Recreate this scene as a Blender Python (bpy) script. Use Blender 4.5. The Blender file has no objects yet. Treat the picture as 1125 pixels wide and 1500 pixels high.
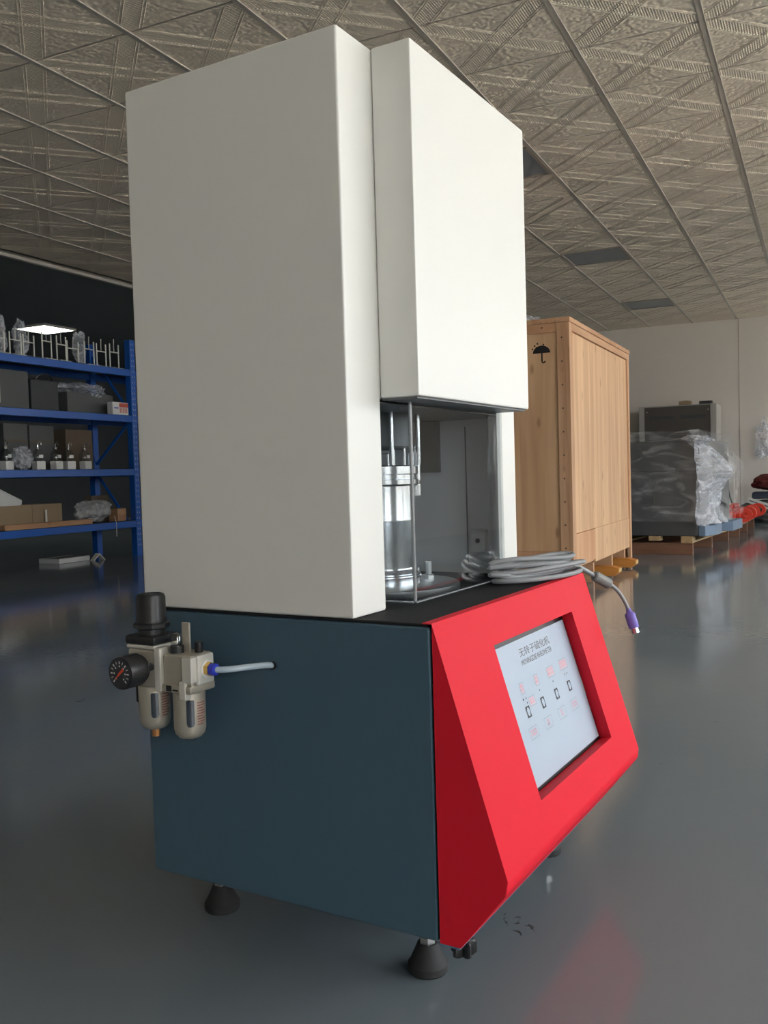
import bpy, bmesh, math, random
from mathutils import Vector, Matrix, noise

random.seed(7)
sc = bpy.context.scene
COL = sc.collection

# ------------------------------------------------------------------ camera
PH = 0.08172                      # the machine stands 4.7 degrees off the room axes
CAM = Vector((-1.0701, -0.4518, 0.7080))
YAW, PITCH, ROLL, FPX = 1.12308, 0.0399, -0.0290, 1341.78
cam_d = bpy.data.cameras.new('camera')
cam = bpy.data.objects.new('camera', cam_d); COL.objects.link(cam)
fw = Vector((math.sin(YAW)*math.cos(PITCH), math.cos(YAW)*math.cos(PITCH), -math.sin(PITCH)))
rt = Vector((math.cos(YAW), -math.sin(YAW), 0)); up = rt.cross(fw)
r2 = math.cos(ROLL)*rt + math.sin(ROLL)*up; u2 = -math.sin(ROLL)*rt + math.cos(ROLL)*up
m = Matrix((r2, u2, -fw)).transposed().to_4x4(); m.translation = CAM
cam.matrix_world = m
cam_d.sensor_fit = 'VERTICAL'; cam_d.sensor_height = 36.0; cam_d.lens = FPX/1500*36.0
cam_d.clip_start = 0.02; cam_d.clip_end = 200
sc.camera = cam

# ------------------------------------------------------------------ daylight and exposure
W = bpy.data.worlds.new('overcast_sky'); sc.world = W; W.use_nodes = True
bg = W.node_tree.nodes['Background']; bg.inputs[0].default_value = (0.94, 0.97, 1.0, 1); bg.inputs[1].default_value = 7.4
sc.view_settings.view_transform = 'Standard'; sc.view_settings.look = 'None'
sc.view_settings.gamma = 1.0; sc.view_settings.use_curve_mapping = False
sc.view_settings.exposure = 0.47

sun_d = bpy.data.lights.new('sun', 'SUN'); sun_d.energy = 66; sun_d.color = (1.0, .93, .84); sun_d.angle = .02   # behind the building: it lights the yard the windows look onto
sun = bpy.data.objects.new('sun', sun_d); COL.objects.link(sun); sun.rotation_euler = (math.radians(-42), 0, math.radians(-12))
# room limits (world axes = room axes)
RX0, RX1, RY0, RY1, RZ = -5.0, 13.0, -4.6, 6.16, 2.795
WIN = [(-4.8, -2.35), (-.5, 1.7), (1.85, 4.05), (4.2, 6.4), (10.2, 12.85)]  # first and last openings are added, to brighten tower side and end wall
WZ0, WZ1 = 0.45, 2.65
for a, b in WIN:                                    # portals only steer sky sampling through the windows
    L = bpy.data.lights.new('window_portal', 'AREA'); L.shape = 'RECTANGLE'; L.size = b-a; L.size_y = WZ1-WZ0
    L.cycles.is_portal = True
    o = bpy.data.objects.new('window_portal', L); COL.objects.link(o)
    o.location = ((a+b)/2, RY0-0.13, (WZ0+WZ1)/2); o.rotation_euler = (math.radians(90), 0, 0)

# ------------------------------------------------------------------ materials
def lin(h):
    c = [int(h[i:i+2], 16)/255 for i in (0, 2, 4)]
    return tuple(x/12.92 if x <= .04045 else ((x+.055)/1.055)**2.4 for x in c) + (1,)
MATS = {}
def mat(name, col, rough=.5, metal=0., var=0., vscale=8., bump=0., bscale=60., coat=0., spec=.5, emit=None, estr=0., stretch=(1, 1, 1)):
    if name in MATS: return MATS[name]
    if isinstance(col, str): col = lin(col)
    elif len(col) == 3: col = tuple(col)+(1,)
    M = bpy.data.materials.new(name); M.use_nodes = True; nt = M.node_tree; P = nt.nodes['Principled BSDF']
    P.inputs['Base Color'].default_value = col; P.inputs['Roughness'].default_value = rough
    P.inputs['Metallic'].default_value = metal; P.inputs['Specular IOR Level'].default_value = spec
    P.inputs['Coat Weight'].default_value = coat; P.inputs['Coat Roughness'].default_value = .08
    if emit is not None:
        P.inputs['Emission Color'].default_value = tuple(emit)+(1,); P.inputs['Emission Strength'].default_value = estr
    tc = nt.nodes.new('ShaderNodeTexCoord'); mp = nt.nodes.new('ShaderNodeMapping'); mp.inputs['Scale'].default_value = stretch
    nt.links.new(tc.outputs['Object'], mp.inputs['Vector'])
    if var > 0:
        n = nt.nodes.new('ShaderNodeTexNoise'); n.inputs['Scale'].default_value = vscale; n.inputs['Detail'].default_value = 4
        nt.links.new(mp.outputs[0], n.inputs['Vector'])
        mx = nt.nodes.new('ShaderNodeMix'); mx.data_type = 'RGBA'
        mx.inputs[6].default_value = tuple(max(0, x*(1-var)) for x in col[:3])+(1,)
        mx.inputs[7].default_value = tuple(min(1, x*(1+var)) for x in col[:3])+(1,)
        nt.links.new(n.outputs[0], mx.inputs[0]); nt.links.new(mx.outputs[2], P.inputs['Base Color'])
    if bump > 0:
        n = nt.nodes.new('ShaderNodeTexNoise'); n.inputs['Scale'].default_value = bscale; n.inputs['Detail'].default_value = 3
        nt.links.new(mp.outputs[0], n.inputs['Vector'])
        b = nt.nodes.new('ShaderNodeBump'); b.inputs['Strength'].default_value = bump; b.inputs['Distance'].default_value = .002
        nt.links.new(n.outputs[0], b.inputs['Height']); nt.links.new(b.outputs[0], P.inputs['Normal'])
    MATS[name] = M
    return M

def film_mat(name, base=.13, top=.75, scale=7., tint=(.93, .95, .98), rough=.16):
    M = bpy.data.materials.new(name); M.use_nodes = True; nt = M.node_tree; P = nt.nodes['Principled BSDF']; out = nt.nodes['Material Output']
    P.inputs['Base Color'].default_value = tint+(1,); P.inputs['Roughness'].default_value = rough; P.inputs['Specular IOR Level'].default_value = .9
    tr = nt.nodes.new('ShaderNodeBsdfTransparent'); mx = nt.nodes.new('ShaderNodeMixShader')
    tc = nt.nodes.new('ShaderNodeTexCoord')
    n = nt.nodes.new('ShaderNodeTexNoise'); n.inputs['Scale'].default_value = scale; n.inputs['Detail'].default_value = 6; n.inputs['Distortion'].default_value = 1.6
    mp = nt.nodes.new('ShaderNodeMapping'); mp.inputs['Scale'].default_value = (1., .45, 1.3); mp.inputs['Rotation'].default_value = (.5, 0, 0); nt.links.new(tc.outputs['Object'], mp.inputs['Vector'])
    nt.links.new(mp.outputs[0], n.inputs['Vector'])
    mr = nt.nodes.new('ShaderNodeMapRange'); mr.inputs[1].default_value = .46; mr.inputs[2].default_value = .74; mr.inputs[3].default_value = base; mr.inputs[4].default_value = top
    nt.links.new(n.outputs[0], mr.inputs[0])
    n2 = nt.nodes.new('ShaderNodeTexNoise'); n2.inputs['Scale'].default_value = scale*2.2; n2.inputs['Detail'].default_value = 3; n2.inputs['Distortion'].default_value = 2.5
    nt.links.new(tc.outputs['Object'], n2.inputs['Vector'])
    b = nt.nodes.new('ShaderNodeBump'); b.inputs['Strength'].default_value = .8; b.inputs['Distance'].default_value = .022
    nt.links.new(n2.outputs[0], b.inputs['Height']); nt.links.new(b.outputs[0], P.inputs['Normal'])
    nt.links.new(mr.outputs[0], mx.inputs[0]); nt.links.new(tr.outputs[0], mx.inputs[1]); nt.links.new(P.outputs[0], mx.inputs[2])
    nt.links.new(mx.outputs[0], out.inputs['Surface'])
    MATS[name] = M
    return M

def clear_mat(name, fac=.08, tint=(.93, .95, .96), rough=.03):
    M = bpy.data.materials.new(name); M.use_nodes = True; nt = M.node_tree; out = nt.nodes['Material Output']
    nt.nodes.remove(nt.nodes['Principled BSDF'])
    tr = nt.nodes.new('ShaderNodeBsdfTransparent'); tr.inputs[0].default_value = tint+(1,)
    gl = nt.nodes.new('ShaderNodeBsdfGlossy'); gl.inputs['Roughness'].default_value = rough
    lw = nt.nodes.new('ShaderNodeFresnel'); lw.inputs['IOR'].default_value = 1.45
    ad = nt.nodes.new('ShaderNodeMath'); ad.operation = 'ADD'; ad.inputs[1].default_value = fac-.04; ad.use_clamp = True
    mx = nt.nodes.new('ShaderNodeMixShader')
    ge = nt.nodes.new('ShaderNodeNewGeometry'); inv = nt.nodes.new('ShaderNodeMath'); inv.operation = 'SUBTRACT'; inv.inputs[0].default_value = 1.0
    mu = nt.nodes.new('ShaderNodeMath'); mu.operation = 'MULTIPLY'
    nt.links.new(ge.outputs['Backfacing'], inv.inputs[1]); nt.links.new(lw.outputs[0], ad.inputs[0])
    nt.links.new(ad.outputs[0], mu.inputs[0]); nt.links.new(inv.outputs[0], mu.inputs[1]); nt.links.new(mu.outputs[0], mx.inputs[0])
    nt.links.new(tr.outputs[0], mx.inputs[1]); nt.links.new(gl.outputs[0], mx.inputs[2]); nt.links.new(mx.outputs[0], out.inputs['Surface'])
    MATS[name] = M
    return M

def wood_mat(name, c1, c2, axis='Z', scale=1.0, rough=.6, knots=True):
    M = bpy.data.materials.new(name); M.use_nodes = True; nt = M.node_tree; P = nt.nodes['Principled BSDF']
    P.inputs['Roughness'].default_value = rough
    tc = nt.nodes.new('ShaderNodeTexCoord'); mp = nt.nodes.new('ShaderNodeMapping')
    s = {'X': (.6, 9, 9), 'Y': (9, .6, 9), 'Z': (9, 9, .6)}[axis]; mp.inputs['Scale'].default_value = tuple(v*scale for v in s)
    nt.links.new(tc.outputs['Object'], mp.inputs['Vector'])
    n = nt.nodes.new('ShaderNodeTexNoise'); n.inputs['Scale'].default_value = 1.6; n.inputs['Detail'].default_value = 7; n.inputs['Distortion'].default_value = .7
    nt.links.new(mp.outputs[0], n.inputs['Vector'])
    r = nt.nodes.new('ShaderNodeValToRGB'); e = r.color_ramp.elements
    e[0].position = .33; e[0].color = lin(c1); e[1].position = .68; e[1].color = lin(c2)
    nt.links.new(n.outputs[0], r.inputs[0])
    last = r.outputs[0]
    if knots:
        mp2 = nt.nodes.new('ShaderNodeMapping'); s2 = {'X': (2.2, 6, 6), 'Y': (6, 2.2, 6), 'Z': (6, 6, 2.2)}[axis]; mp2.inputs['Scale'].default_value = tuple(v*scale for v in s2)
        nt.links.new(tc.outputs['Object'], mp2.inputs['Vector'])
        v = nt.nodes.new('ShaderNodeTexVoronoi'); v.inputs['Scale'].default_value = 2.0
        nt.links.new(mp2.outputs[0], v.inputs['Vector'])
        mr = nt.nodes.new('ShaderNodeMapRange'); mr.inputs[1].default_value = .06; mr.inputs[2].default_value = .17; mr.inputs[3].default_value = .55; mr.inputs[4].default_value = 0.
        nt.links.new(v.outputs['Distance'], mr.inputs[0])
        mx = nt.nodes.new('ShaderNodeMix'); mx.data_type = 'RGBA'; mx.inputs[7].default_value = lin('8a5f3c')
        nt.links.new(mr.outputs[0], mx.inputs[0]); nt.links.new(last, mx.inputs[6]); last = mx.outputs[2]
    nt.links.new(last, P.inputs['Base Color'])
    b = nt.nodes.new('ShaderNodeBump'); b.inputs['Strength'].default_value = .15; b.inputs['Distance'].default_value = .003
    nt.links.new(n.outputs[0], b.inputs['Height']); nt.links.new(b.outputs[0], P.inputs['Normal'])
    MATS[name] = M
    return M

def floor_mat():
    M = bpy.data.materials.new('epoxy_floor'); M.use_nodes = True; nt = M.node_tree; P = nt.nodes['Principled BSDF']
    tc = nt.nodes.new('ShaderNodeTexCoord')
    def N(scale, detail=4, dist=0.):
        n = nt.nodes.new('ShaderNodeTexNoise'); n.inputs['Scale'].default_value = scale; n.inputs['Detail'].default_value = detail; n.inputs['Distortion'].default_value = dist
        nt.links.new(tc.outputs['Object'], n.inputs['Vector']); return n
    a = N(.9, 5); mx = nt.nodes.new('ShaderNodeMix'); mx.data_type = 'RGBA'
    mx.inputs[6].default_value = (.160, .192, .214, 1); mx.inputs[7].default_value = (.196, .230, .254, 1)
    nt.links.new(a.outputs[0], mx.inputs[0])
    # scuffs: sparse thin dark strokes
    sc_ = N(5.5, 2, .6); s2 = N(26, 4, 3.)
    g1 = nt.nodes.new('ShaderNodeMapRange'); g1.inputs[1].default_value = .70; g1.inputs[2].default_value = .73; nt.links.new(sc_.outputs[0], g1.inputs[0])
    g2 = nt.nodes.new('ShaderNodeMapRange'); g2.inputs[1].default_value = .60; g2.inputs[2].default_value = .64; nt.links.new(s2.outputs[0], g2.inputs[0])
    mu = nt.nodes.new('ShaderNodeMath'); mu.operation = 'MULTIPLY'; nt.links.new(g1.outputs[0], mu.inputs[0]); nt.links.new(g2.outputs[0], mu.inputs[1])
    m2 = nt.nodes.new('ShaderNodeMix'); m2.data_type = 'RGBA'; m2.inputs[7].default_value = (.06, .06, .06, 1)
    nt.links.new(mu.outputs[0], m2.inputs[0]); nt.links.new(mx.outputs[2], m2.inputs[6]); nt.links.new(m2.outputs[2], P.inputs['Base Color'])
    rn = N(3., 3); mr = nt.nodes.new('ShaderNodeMapRange'); mr.inputs[3].default_value = .06; mr.inputs[4].default_value = .13
    nt.links.new(rn.outputs[0], mr.inputs[0]); nt.links.new(mr.outputs[0], P.inputs['Roughness'])
    bn = N(34., 3); b = nt.nodes.new('ShaderNodeBump'); b.inputs['Strength'].default_value = .30; b.inputs['Distance'].default_value = .0012
    nt.links.new(bn.outputs[0], b.inputs['Height']); nt.links.new(b.outputs[0], P.inputs['Normal'])
    P.inputs['Specular IOR Level'].default_value = .40
    MATS['floor'] = M
    return M

def tile_mat():
    """embossed board: beaded bands along both diagonals, pebbled triangles between them"""
    M = bpy.data.materials.new('embossed_tile'); M.use_nodes = True; nt = M.node_tree; P = nt.nodes['Principled BSDF']
    P.inputs['Base Color'].default_value = (.76, .675, .565, 1); P.inputs['Roughness'].default_value = .42; P.inputs['Specular IOR Level'].default_value = .4
    tc = nt.nodes.new('ShaderNodeTexCoord'); sx = nt.nodes.new('ShaderNodeSeparateXYZ'); nt.links.new(tc.outputs['Object'], sx.inputs[0])
    def ma(op, a, b=None, clamp=False):
        n = nt.nodes.new('ShaderNodeMath'); n.operation = op; n.use_clamp = clamp
        for i, v in enumerate((a, b)):
            if v is None: continue
            if isinstance(v, (int, float)): n.inputs[i].default_value = v
            else: nt.links.new(v, n.inputs[i])
        return n.outputs[0]
    u, v = sx.outputs[0], sx.outputs[1]
    p = ma('MULTIPLY', ma('ADD', u, v), .7071); q = ma('MULTIPLY', ma('SUBTRACT', u, v), .7071)
    d = ma('MINIMUM', ma('ABSOLUTE', p), ma('ABSOLUTE', q))
    inband = ma('LESS_THAN', d, .040)
    beads = ma('MULTIPLY', ma('SINE', ma('MULTIPLY', p, 2*math.pi/.0165)), ma('SINE', ma('MULTIPLY', q, 2*math.pi/.0165)))
    vo = nt.nodes.new('ShaderNodeTexVoronoi'); vo.feature = 'SMOOTH_F1'; vo.inputs['Scale'].default_value = 48
    nt.links.new(tc.outputs['Object'], vo.inputs['Vector'])
    peb = ma('MULTIPLY', vo.outputs['Distance'], 1.6)
    h = ma('ADD', ma('MULTIPLY', inband, ma('MULTIPLY', beads, .40)), ma('MULTIPLY', ma('SUBTRACT', 1., inband), peb))
    b = nt.nodes.new('ShaderNodeBump'); b.inputs['Strength'].default_value = .85; b.inputs['Distance'].default_value = .0048
    nt.links.new(h, b.inputs['Height']); nt.links.new(b.outputs[0], P.inputs['Normal'])
    MATS['tile'] = M
    return M

M_floor = floor_mat(); M_tile = tile_mat()
M_wall = mat('wall_paint', (.72, .675, .63), .75, var=.05, vscale=1.2, bump=.1, bscale=30)
M_darkwall = mat('store_ceiling_gloom', (.20, .22, .24), .8, var=.08, vscale=1.5)  # store room ceiling, the unlit room's gloom put into the colour
M_storewall = mat('store_wall_gloom', (.07, .077, .084), .8, var=.08, vscale=1.5)  # darker copy for the store walls, deeper gloom put into the colour
M_grid = mat('grid_metal', (.50, .46, .40), .45, metal=.1, var=.05)
M_gridedge = mat('trim_metal', (.50, .49, .46), .45, metal=.1, var=.04)
M_tee = mat('tee_shadow_beige', (.34, .30, .26), .6, var=.05)
M_white = mat('offwhite_powder_coat', (.79, .785, .745), .38, var=.015, vscale=3, bump=.05, bscale=260)
M_blue = mat('slate_blue_powder_coat', (.062, .118, .162), .36, var=.04, vscale=3, bump=.06, bscale=240)
M_red = mat('red_powder_coat', (.72, .018, .036), .5, spec=.10, var=.03, vscale=4, bump=.05, bscale=260)
M_black = mat('black_plastic', (.018, .018, .019), .38, var=.15, vscale=30)
M_rubber = mat('black_rubber', (.022, .021, .021), .7, var=.2, vscale=30, bump=.1)
M_mat = mat('black_top_sheet', (.026, .026, .027), .75, var=.25, vscale=14, bump=.15, bscale=150, spec=.12)
M_liner = mat('grey_liner', (.75, .76, .77), .45, var=.05, vscale=6)
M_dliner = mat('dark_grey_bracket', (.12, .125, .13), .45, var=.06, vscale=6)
M_chrome = mat('turned_steel', (.72, .74, .77), .17, metal=1., var=.03, vscale=3, stretch=(1, 1, 30))
M_steel = mat('brushed_steel', (.62, .63, .64), .32, metal=1., var=.05, vscale=6)
M_zinc = mat('zinc_bolt', (.55, .55, .54), .35, metal=.9, var=.08, vscale=40)
M_champ = mat('champagne_cast_alloy', (.56, .51, .42), .42, metal=.55, var=.05, vscale=20, bump=.1, bscale=300)
M_champ2 = mat('light_alloy_clamp', (.74, .71, .64), .40, metal=.35, var=.05, vscale=20)
M_brass = mat('brass', (.70, .46, .14), .3, metal=1., var=.08, vscale=30)
M_copper = mat('orange_brass_drain', (.55, .26, .10), .4, metal=.7, var=.1, vscale=30)
M_bluepl = mat('blue_plastic', (.03, .05, .52), .35, var=.1, vscale=30)
M_whitepl = mat('white_plastic', (.78, .78, .77), .35, var=.03, vscale=20)
M_gauge = mat('gauge_face', (.03, .03, .032), .4, var=.1, vscale=30)
M_orange = mat('gauge_needle_red', (.85, .10, .04), .4, var=.05, vscale=30)
M_print = mat('white_print', (.75, .75, .74), .5, var=.03)
M_redprint = mat('dark_red_print', (.35, .10, .07), .6, var=.05)
M_bowlwin = mat('dark_bowl_window', (.035, .045, .06), .12, var=.2, vscale=20)
M_tube = mat('pale_blue_tube', (.50, .60, .68), .22, var=.05, vscale=20, coat=.4)
M_cable = mat('grey_cable', (.27, .28, .29), .38, var=.06, vscale=10)
M_ferrite = mat('grey_ferrite_sleeve', (.24, .24, .23), .5, var=.06, vscale=20)
M_purple = mat('purple_plug', (.24, .19, .66), .4, var=.06, vscale=30)
M_screen = mat('lcd_panel', (.36, .43, .52), .4, emit=(.80, .88, 1.0), estr=.06, spec=.3, var=.015, vscale=5)
M_scrtext = mat('screen_grey_ink', (.16, .16, .17), .5, var=.05)
M_scrblack = mat('screen_black_ink', (.012, .013, .018), .5, var=.05)
M_scrline = mat('screen_line_ink', (.16, .17, .19), .5, var=.05)
M_scrred = mat('screen_red_ink', (.80, .28, .33), .5, var=.05)
M_scrpink = mat('screen_pink_fill', (.55, .46, .54), .5, var=.03)
M_acryl = clear_mat('clear_acrylic', .15, (.90, .92, .93), .03)
M_acredge = mat('acrylic_edge', (.26, .27, .28), .25, var=.05, coat=.5)
M_wglass = clear_mat('window_glass', .05, (.97, .98, .98), .01)
M_dome = clear_mat('sight_glass', .15, (.8, .82, .82), .08)
M_film = film_mat('stretch_film', .05, .36, 6.5)
M_filmw = film_mat('crumpled_film', .26, .85, 9., (.88, .91, .98), rough=.12)
M_bag = film_mat('milky_bag_film', .45, .85, 8., (.72, .73, .74))
M_ply = wood_mat('pale_plywood', 'c69a74', 'deb78f', 'Z', .9)
M_lumber = wood_mat('pine_batten', 'b58763', 'd0a784', 'Z', 1.3)
M_lumbery = wood_mat('pine_batten_cross', 'b28460', 'cca27e', 'X', 1.3)
M_lumberend = wood_mat('pine_batten_side', 'b28460', 'cca27e', 'Y', 1.3)
M_ply2 = wood_mat('warm_plywood', 'c4906a', 'd6a881', 'Z', .9)
M_stick = wood_mat('amber_skid', 'b5722a', 'd08f45', 'Y', 1.5)
M_stickend = wood_mat('amber_end_grain', 'c99a55', 'd9b478', 'Z', 2.)
M_pallet = wood_mat('brown_pallet_wood', '6b4a38', '8a634c', 'Y', 1.2)
M_palletl = wood_mat('pale_pallet_wood', 'a88a62', 'c5a97f', 'X', 1.2)
M_inkblk = mat('stencil_black', (.012, .012, .013), .75, var=.2, vscale=40)
M_nail = mat('nail_head', (.10, .075, .055), .6, var=.1)
M_rackblue = mat('rack_blue_enamel', (.006, .11, .50), .33, var=.06, vscale=4)
M_rackshelf = mat('rack_shelf_dark', (.035, .05, .085), .6, var=.1)
M_card = mat('kraft_cardboard', (.33, .245, .155), .8, var=.08, vscale=12)
M_cardd = mat('dark_cardboard', (.16, .12, .085), .85, var=.1, vscale=12)
M_greybox = mat('grey_case', (.115, .12, .115), .6, var=.08, vscale=6)
M_darkbox = mat('charcoal_case', (.055, .058, .062), .55, var=.1, vscale=6)
M_wire = mat('white_wire', (.74, .73, .68), .4, var=.04)
M_cabdark = mat('umber_panel', (.085, .075, .066), .55, var=.06, vscale=5)
M_cabframe = mat('cabinet_frame', (.40, .385, .36), .5, var=.05, vscale=5)
M_body = mat('machine_paint_shaded', (.075, .080, .082), .4, var=.05, vscale=5)  # machine's blue with the shade of its dim side put into the colour
M_flange = mat('machine_paint_lit', (.15, .22, .32), .4, var=.05, vscale=5)  # lit copy of the same machine blue, for the window side
M_redpart = mat('scarlet_casting', (.75, .055, .03), .35, var=.08, vscale=20)
M_maroon = mat('maroon_cloth', (.16, .022, .02), .85, var=.2, vscale=14, bump=.6, bscale=30)
M_navy = mat('navy_case', (.035, .045, .075), .6, var=.1)
M_olive = mat('grey_green_sack', (.13, .15, .13), .85, var=.12, vscale=14, bump=.5, bscale=30)
M_panel_off = mat('unlit_light_diffuser', (.25, .275, .30), .35, var=.03, vscale=5)
M_lit = mat('lit_light_diffuser', (.9, .95, .85), .5, emit=(.94, 1.0, .86), estr=9.0, var=.01)
M_out = mat('outside_paving', (.40, .38, .34), .9, var=.1, vscale=2)
M_slot = mat('pale_slot', (.42, .47, .58), .6, var=.05)

# ------------------------------------------------------------------ mesh builder
def wn(o):
    w = o.modifiers.new('weighted_normals', 'WEIGHTED_NORMAL'); w.keep_sharp = True; w.weight = 100
class MB:
    def __init__(s): s.bm = bmesh.new(); s.bv = False
    def _bev(s, geom_edges, w, seg=2):
        s.bv = True
        if w > 0: bmesh.ops.bevel(s.bm, geom=geom_edges, offset=w, segments=seg, profile=.5, affect='EDGES', clamp_overlap=True)
    def box(s, a, b, bev=0., seg=2, M=None):
        x0, y0, z0 = a; x1, y1, z1 = b
        vs = [s.bm.verts.new(p) for p in ((x0,y0,z0),(x1,y0,z0),(x1,y1,z0),(x0,y1,z0),(x0,y0,z1),(x1,y0,z1),(x1,y1,z1),(x0,y1,z1))]
        if M is not None:
            for v in vs: v.co = M @ v.co
        fs = [s.bm.faces.new([vs[i] for i in f]) for f in ((0,3,2,1),(4,5,6,7),(0,1,5,4),(1,2,6,5),(2,3,7,6),(3,0,4,7))]
        if bev > 0: s._bev(list({e for f in fs for e in f.edges}), bev, seg)
        return s
    def prism(s, pts, axis, lo, hi, bev=0., seg=2):
        """pts: 2D outline in the other two axes (kept in xyz order)"""
        def mk(p, t):
            return {'x': (t, p[0], p[1]), 'y': (p[0], t, p[1]), 'z': (p[0], p[1], t)}[axis]
        A = [s.bm.verts.new(mk(p, lo)) for p in pts]; B = [s.bm.verts.new(mk(p, hi)) for p in pts]
        n = len(pts); fs = [s.bm.faces.new(A[::-1]), s.bm.faces.new(B)]
        for i in range(n): fs.append(s.bm.faces.new((A[i], A[(i+1) % n], B[(i+1) % n], B[i])))
        bmesh.ops.recalc_face_normals(s.bm, faces=fs)
        if bev > 0: s._bev(list({e for f in fs for e in f.edges}), bev, seg)
        return s
    def lathe(s, prof, c=(0, 0, 0), axis=(0, 0, 1), seg=32, scale_fn=None):
        """prof: list of (radius, height along axis); ends closed"""
        ax = Vector(axis).normalized(); t = Vector((1, 0, 0)) if abs(ax.x) < .9 else Vector((0, 1, 0))
        e1 = ax.cross(t).normalized(); e2 = ax.cross(e1); c = Vector(c); rings = []
        for k, (r, h) in enumerate(prof):
            if r < 1e-6: rings.append([s.bm.verts.new(c+ax*h)]); continue
            rings.append([s.bm.verts.new(c+ax*h+(e1*math.cos(2*math.pi*i/seg)+e2*math.sin(2*math.pi*i/seg))*r*(scale_fn(i, k) if scale_fn else 1)) for i in range(seg)])
        fs = []
        for A, B in zip(rings, rings[1:]):
            if len(A) == 1 and len(B) == 1: continue
            for i in range(seg):
                j = (i+1) % seg
                if len(A) == 1: fs.append(s.bm.faces.new((A[0], B[j], B[i])))
                elif len(B) == 1: fs.append(s.bm.faces.new((A[i], A[j], B[0])))
                else: fs.append(s.bm.faces.new((A[i], A[j], B[j], B[i])))
        if len(rings[0]) > 1: fs.append(s.bm.faces.new(rings[0][::-1]))
        if len(rings[-1]) > 1: fs.append(s.bm.faces.new(rings[-1]))
        bmesh.ops.recalc_face_normals(s.bm, faces=fs)
        return s
    def tube(s, pts, r, seg=10, rfn=None):
        pts = [Vector(p) for p in pts]; n = len(pts); rings = []
        prev = None
        for i, p in enumerate(pts):
            t = (pts[min(i+1, n-1)]-pts[max(i-1, 0)]).normalized()
            if prev is None:
                a = Vector((0, 0, 1)) if abs(t.z) < .9 else Vector((1, 0, 0)); e1 = t.cross(a).normalized()
            else: e1 = (prev-t*prev.dot(t)).normalized()
            prev = e1; e2 = t.cross(e1); rr = r*(rfn(i/(n-1)) if rfn else 1)
            rings.append([s.bm.verts.new(p+(e1*math.cos(2*math.pi*k/seg)+e2*math.sin(2*math.pi*k/seg))*rr) for k in range(seg)])
        fs = []
        for A, B in zip(rings, rings[1:]):
            for i in range(seg): fs.append(s.bm.faces.new((A[i], A[(i+1) % seg], B[(i+1) % seg], B[i])))
        fs.append(s.bm.faces.new(rings[0][::-1])); fs.append(s.bm.faces.new(rings[-1]))
        bmesh.ops.recalc_face_normals(s.bm, faces=fs)
        return s
    def quad(s, *ps):
        s.bm.faces.new([s.bm.verts.new(p) for p in ps]); return s
    def mesh(s, name, material, ang=32):
        me = bpy.data.meshes.new(name); s.bm.to_mesh(me); s.bm.free()
        me.materials.append(material)
        me.polygons.foreach_set('use_smooth', [True]*len(me.polygons))
        me.set_sharp_from_angle(angle=math.radians(ang))
        return me
    def build(s, name, material, parent=None, loc=None, ang=32, label=None):
        o = bpy.data.objects.new(name, s.mesh(name, material, ang)); COL.objects.link(o)
        if s.bv: wn(o)
        if parent is not None: o.parent = parent
        if loc is not None: o.location = loc
        if label: o['label'] = label
        return o
def tag(o, label, cat, group=None):
    o['label'] = label; o['category'] = cat
    if group: o['group'] = group
    return o
def struct(o): o['kind'] = 'structure'; return o
def empty(name, loc=(0, 0, 0), rz=0.):
    o = bpy.data.objects.new(name, None); o.empty_display_size = .05; COL.objects.link(o); o.location = loc; o.rotation_euler = (0, 0, rz); return o
def inst(name, me, parent=None, loc=(0, 0, 0), rot=(0, 0, 0)):
    o = bpy.data.objects.new(name, me); COL.objects.link(o); o.parent = parent; o.location = loc; o.rotation_euler = rot; return o
def copy_tree(o, parent=None):
    c = o.copy(); COL.objects.link(c); c.parent = parent
    for ch in list(o.children): copy_tree(ch, c)
    return c
def box(name, a, b, material, parent=None, bev=0., **k): return MB().box(a, b, bev).build(name, material, parent, **k)

# ------------------------------------------------------------------ the room
BY1 = 11.0                                            # far wall of the dark store room behind the rack
BX0, BX1 = 1.0, 13.0
struct(box('floor', (RX0-.2, RY0-.2, -.12), (RX1+.2, BY1+.2, 0), M_floor))
struct(box('wall_back', (RX1, RY0-.2, 0), (RX1+.15, BY1+.2, 3.0), M_wall))
struct(box('wall_rear', (RX0-.15, RY0-.2, 0), (RX0, BY1+.2, 3.0), M_wall))
struct(box('wall_left', (RX0, RY1, 0), (BX0, RY1+.15, 3.0), M_wall))
# store room: its gloom is put into the wall and soffit colours
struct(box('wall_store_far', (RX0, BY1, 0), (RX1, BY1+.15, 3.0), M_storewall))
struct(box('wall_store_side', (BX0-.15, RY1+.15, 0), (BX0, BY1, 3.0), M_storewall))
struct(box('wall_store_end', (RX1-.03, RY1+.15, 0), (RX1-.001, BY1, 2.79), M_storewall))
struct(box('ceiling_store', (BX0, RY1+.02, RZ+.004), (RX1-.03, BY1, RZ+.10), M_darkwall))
struct(box('trim_1', (RX0, RY1-.035, RZ-.028), (RX1, RY1+.012, RZ+.002), M_gridedge, bev=.004))
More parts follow.
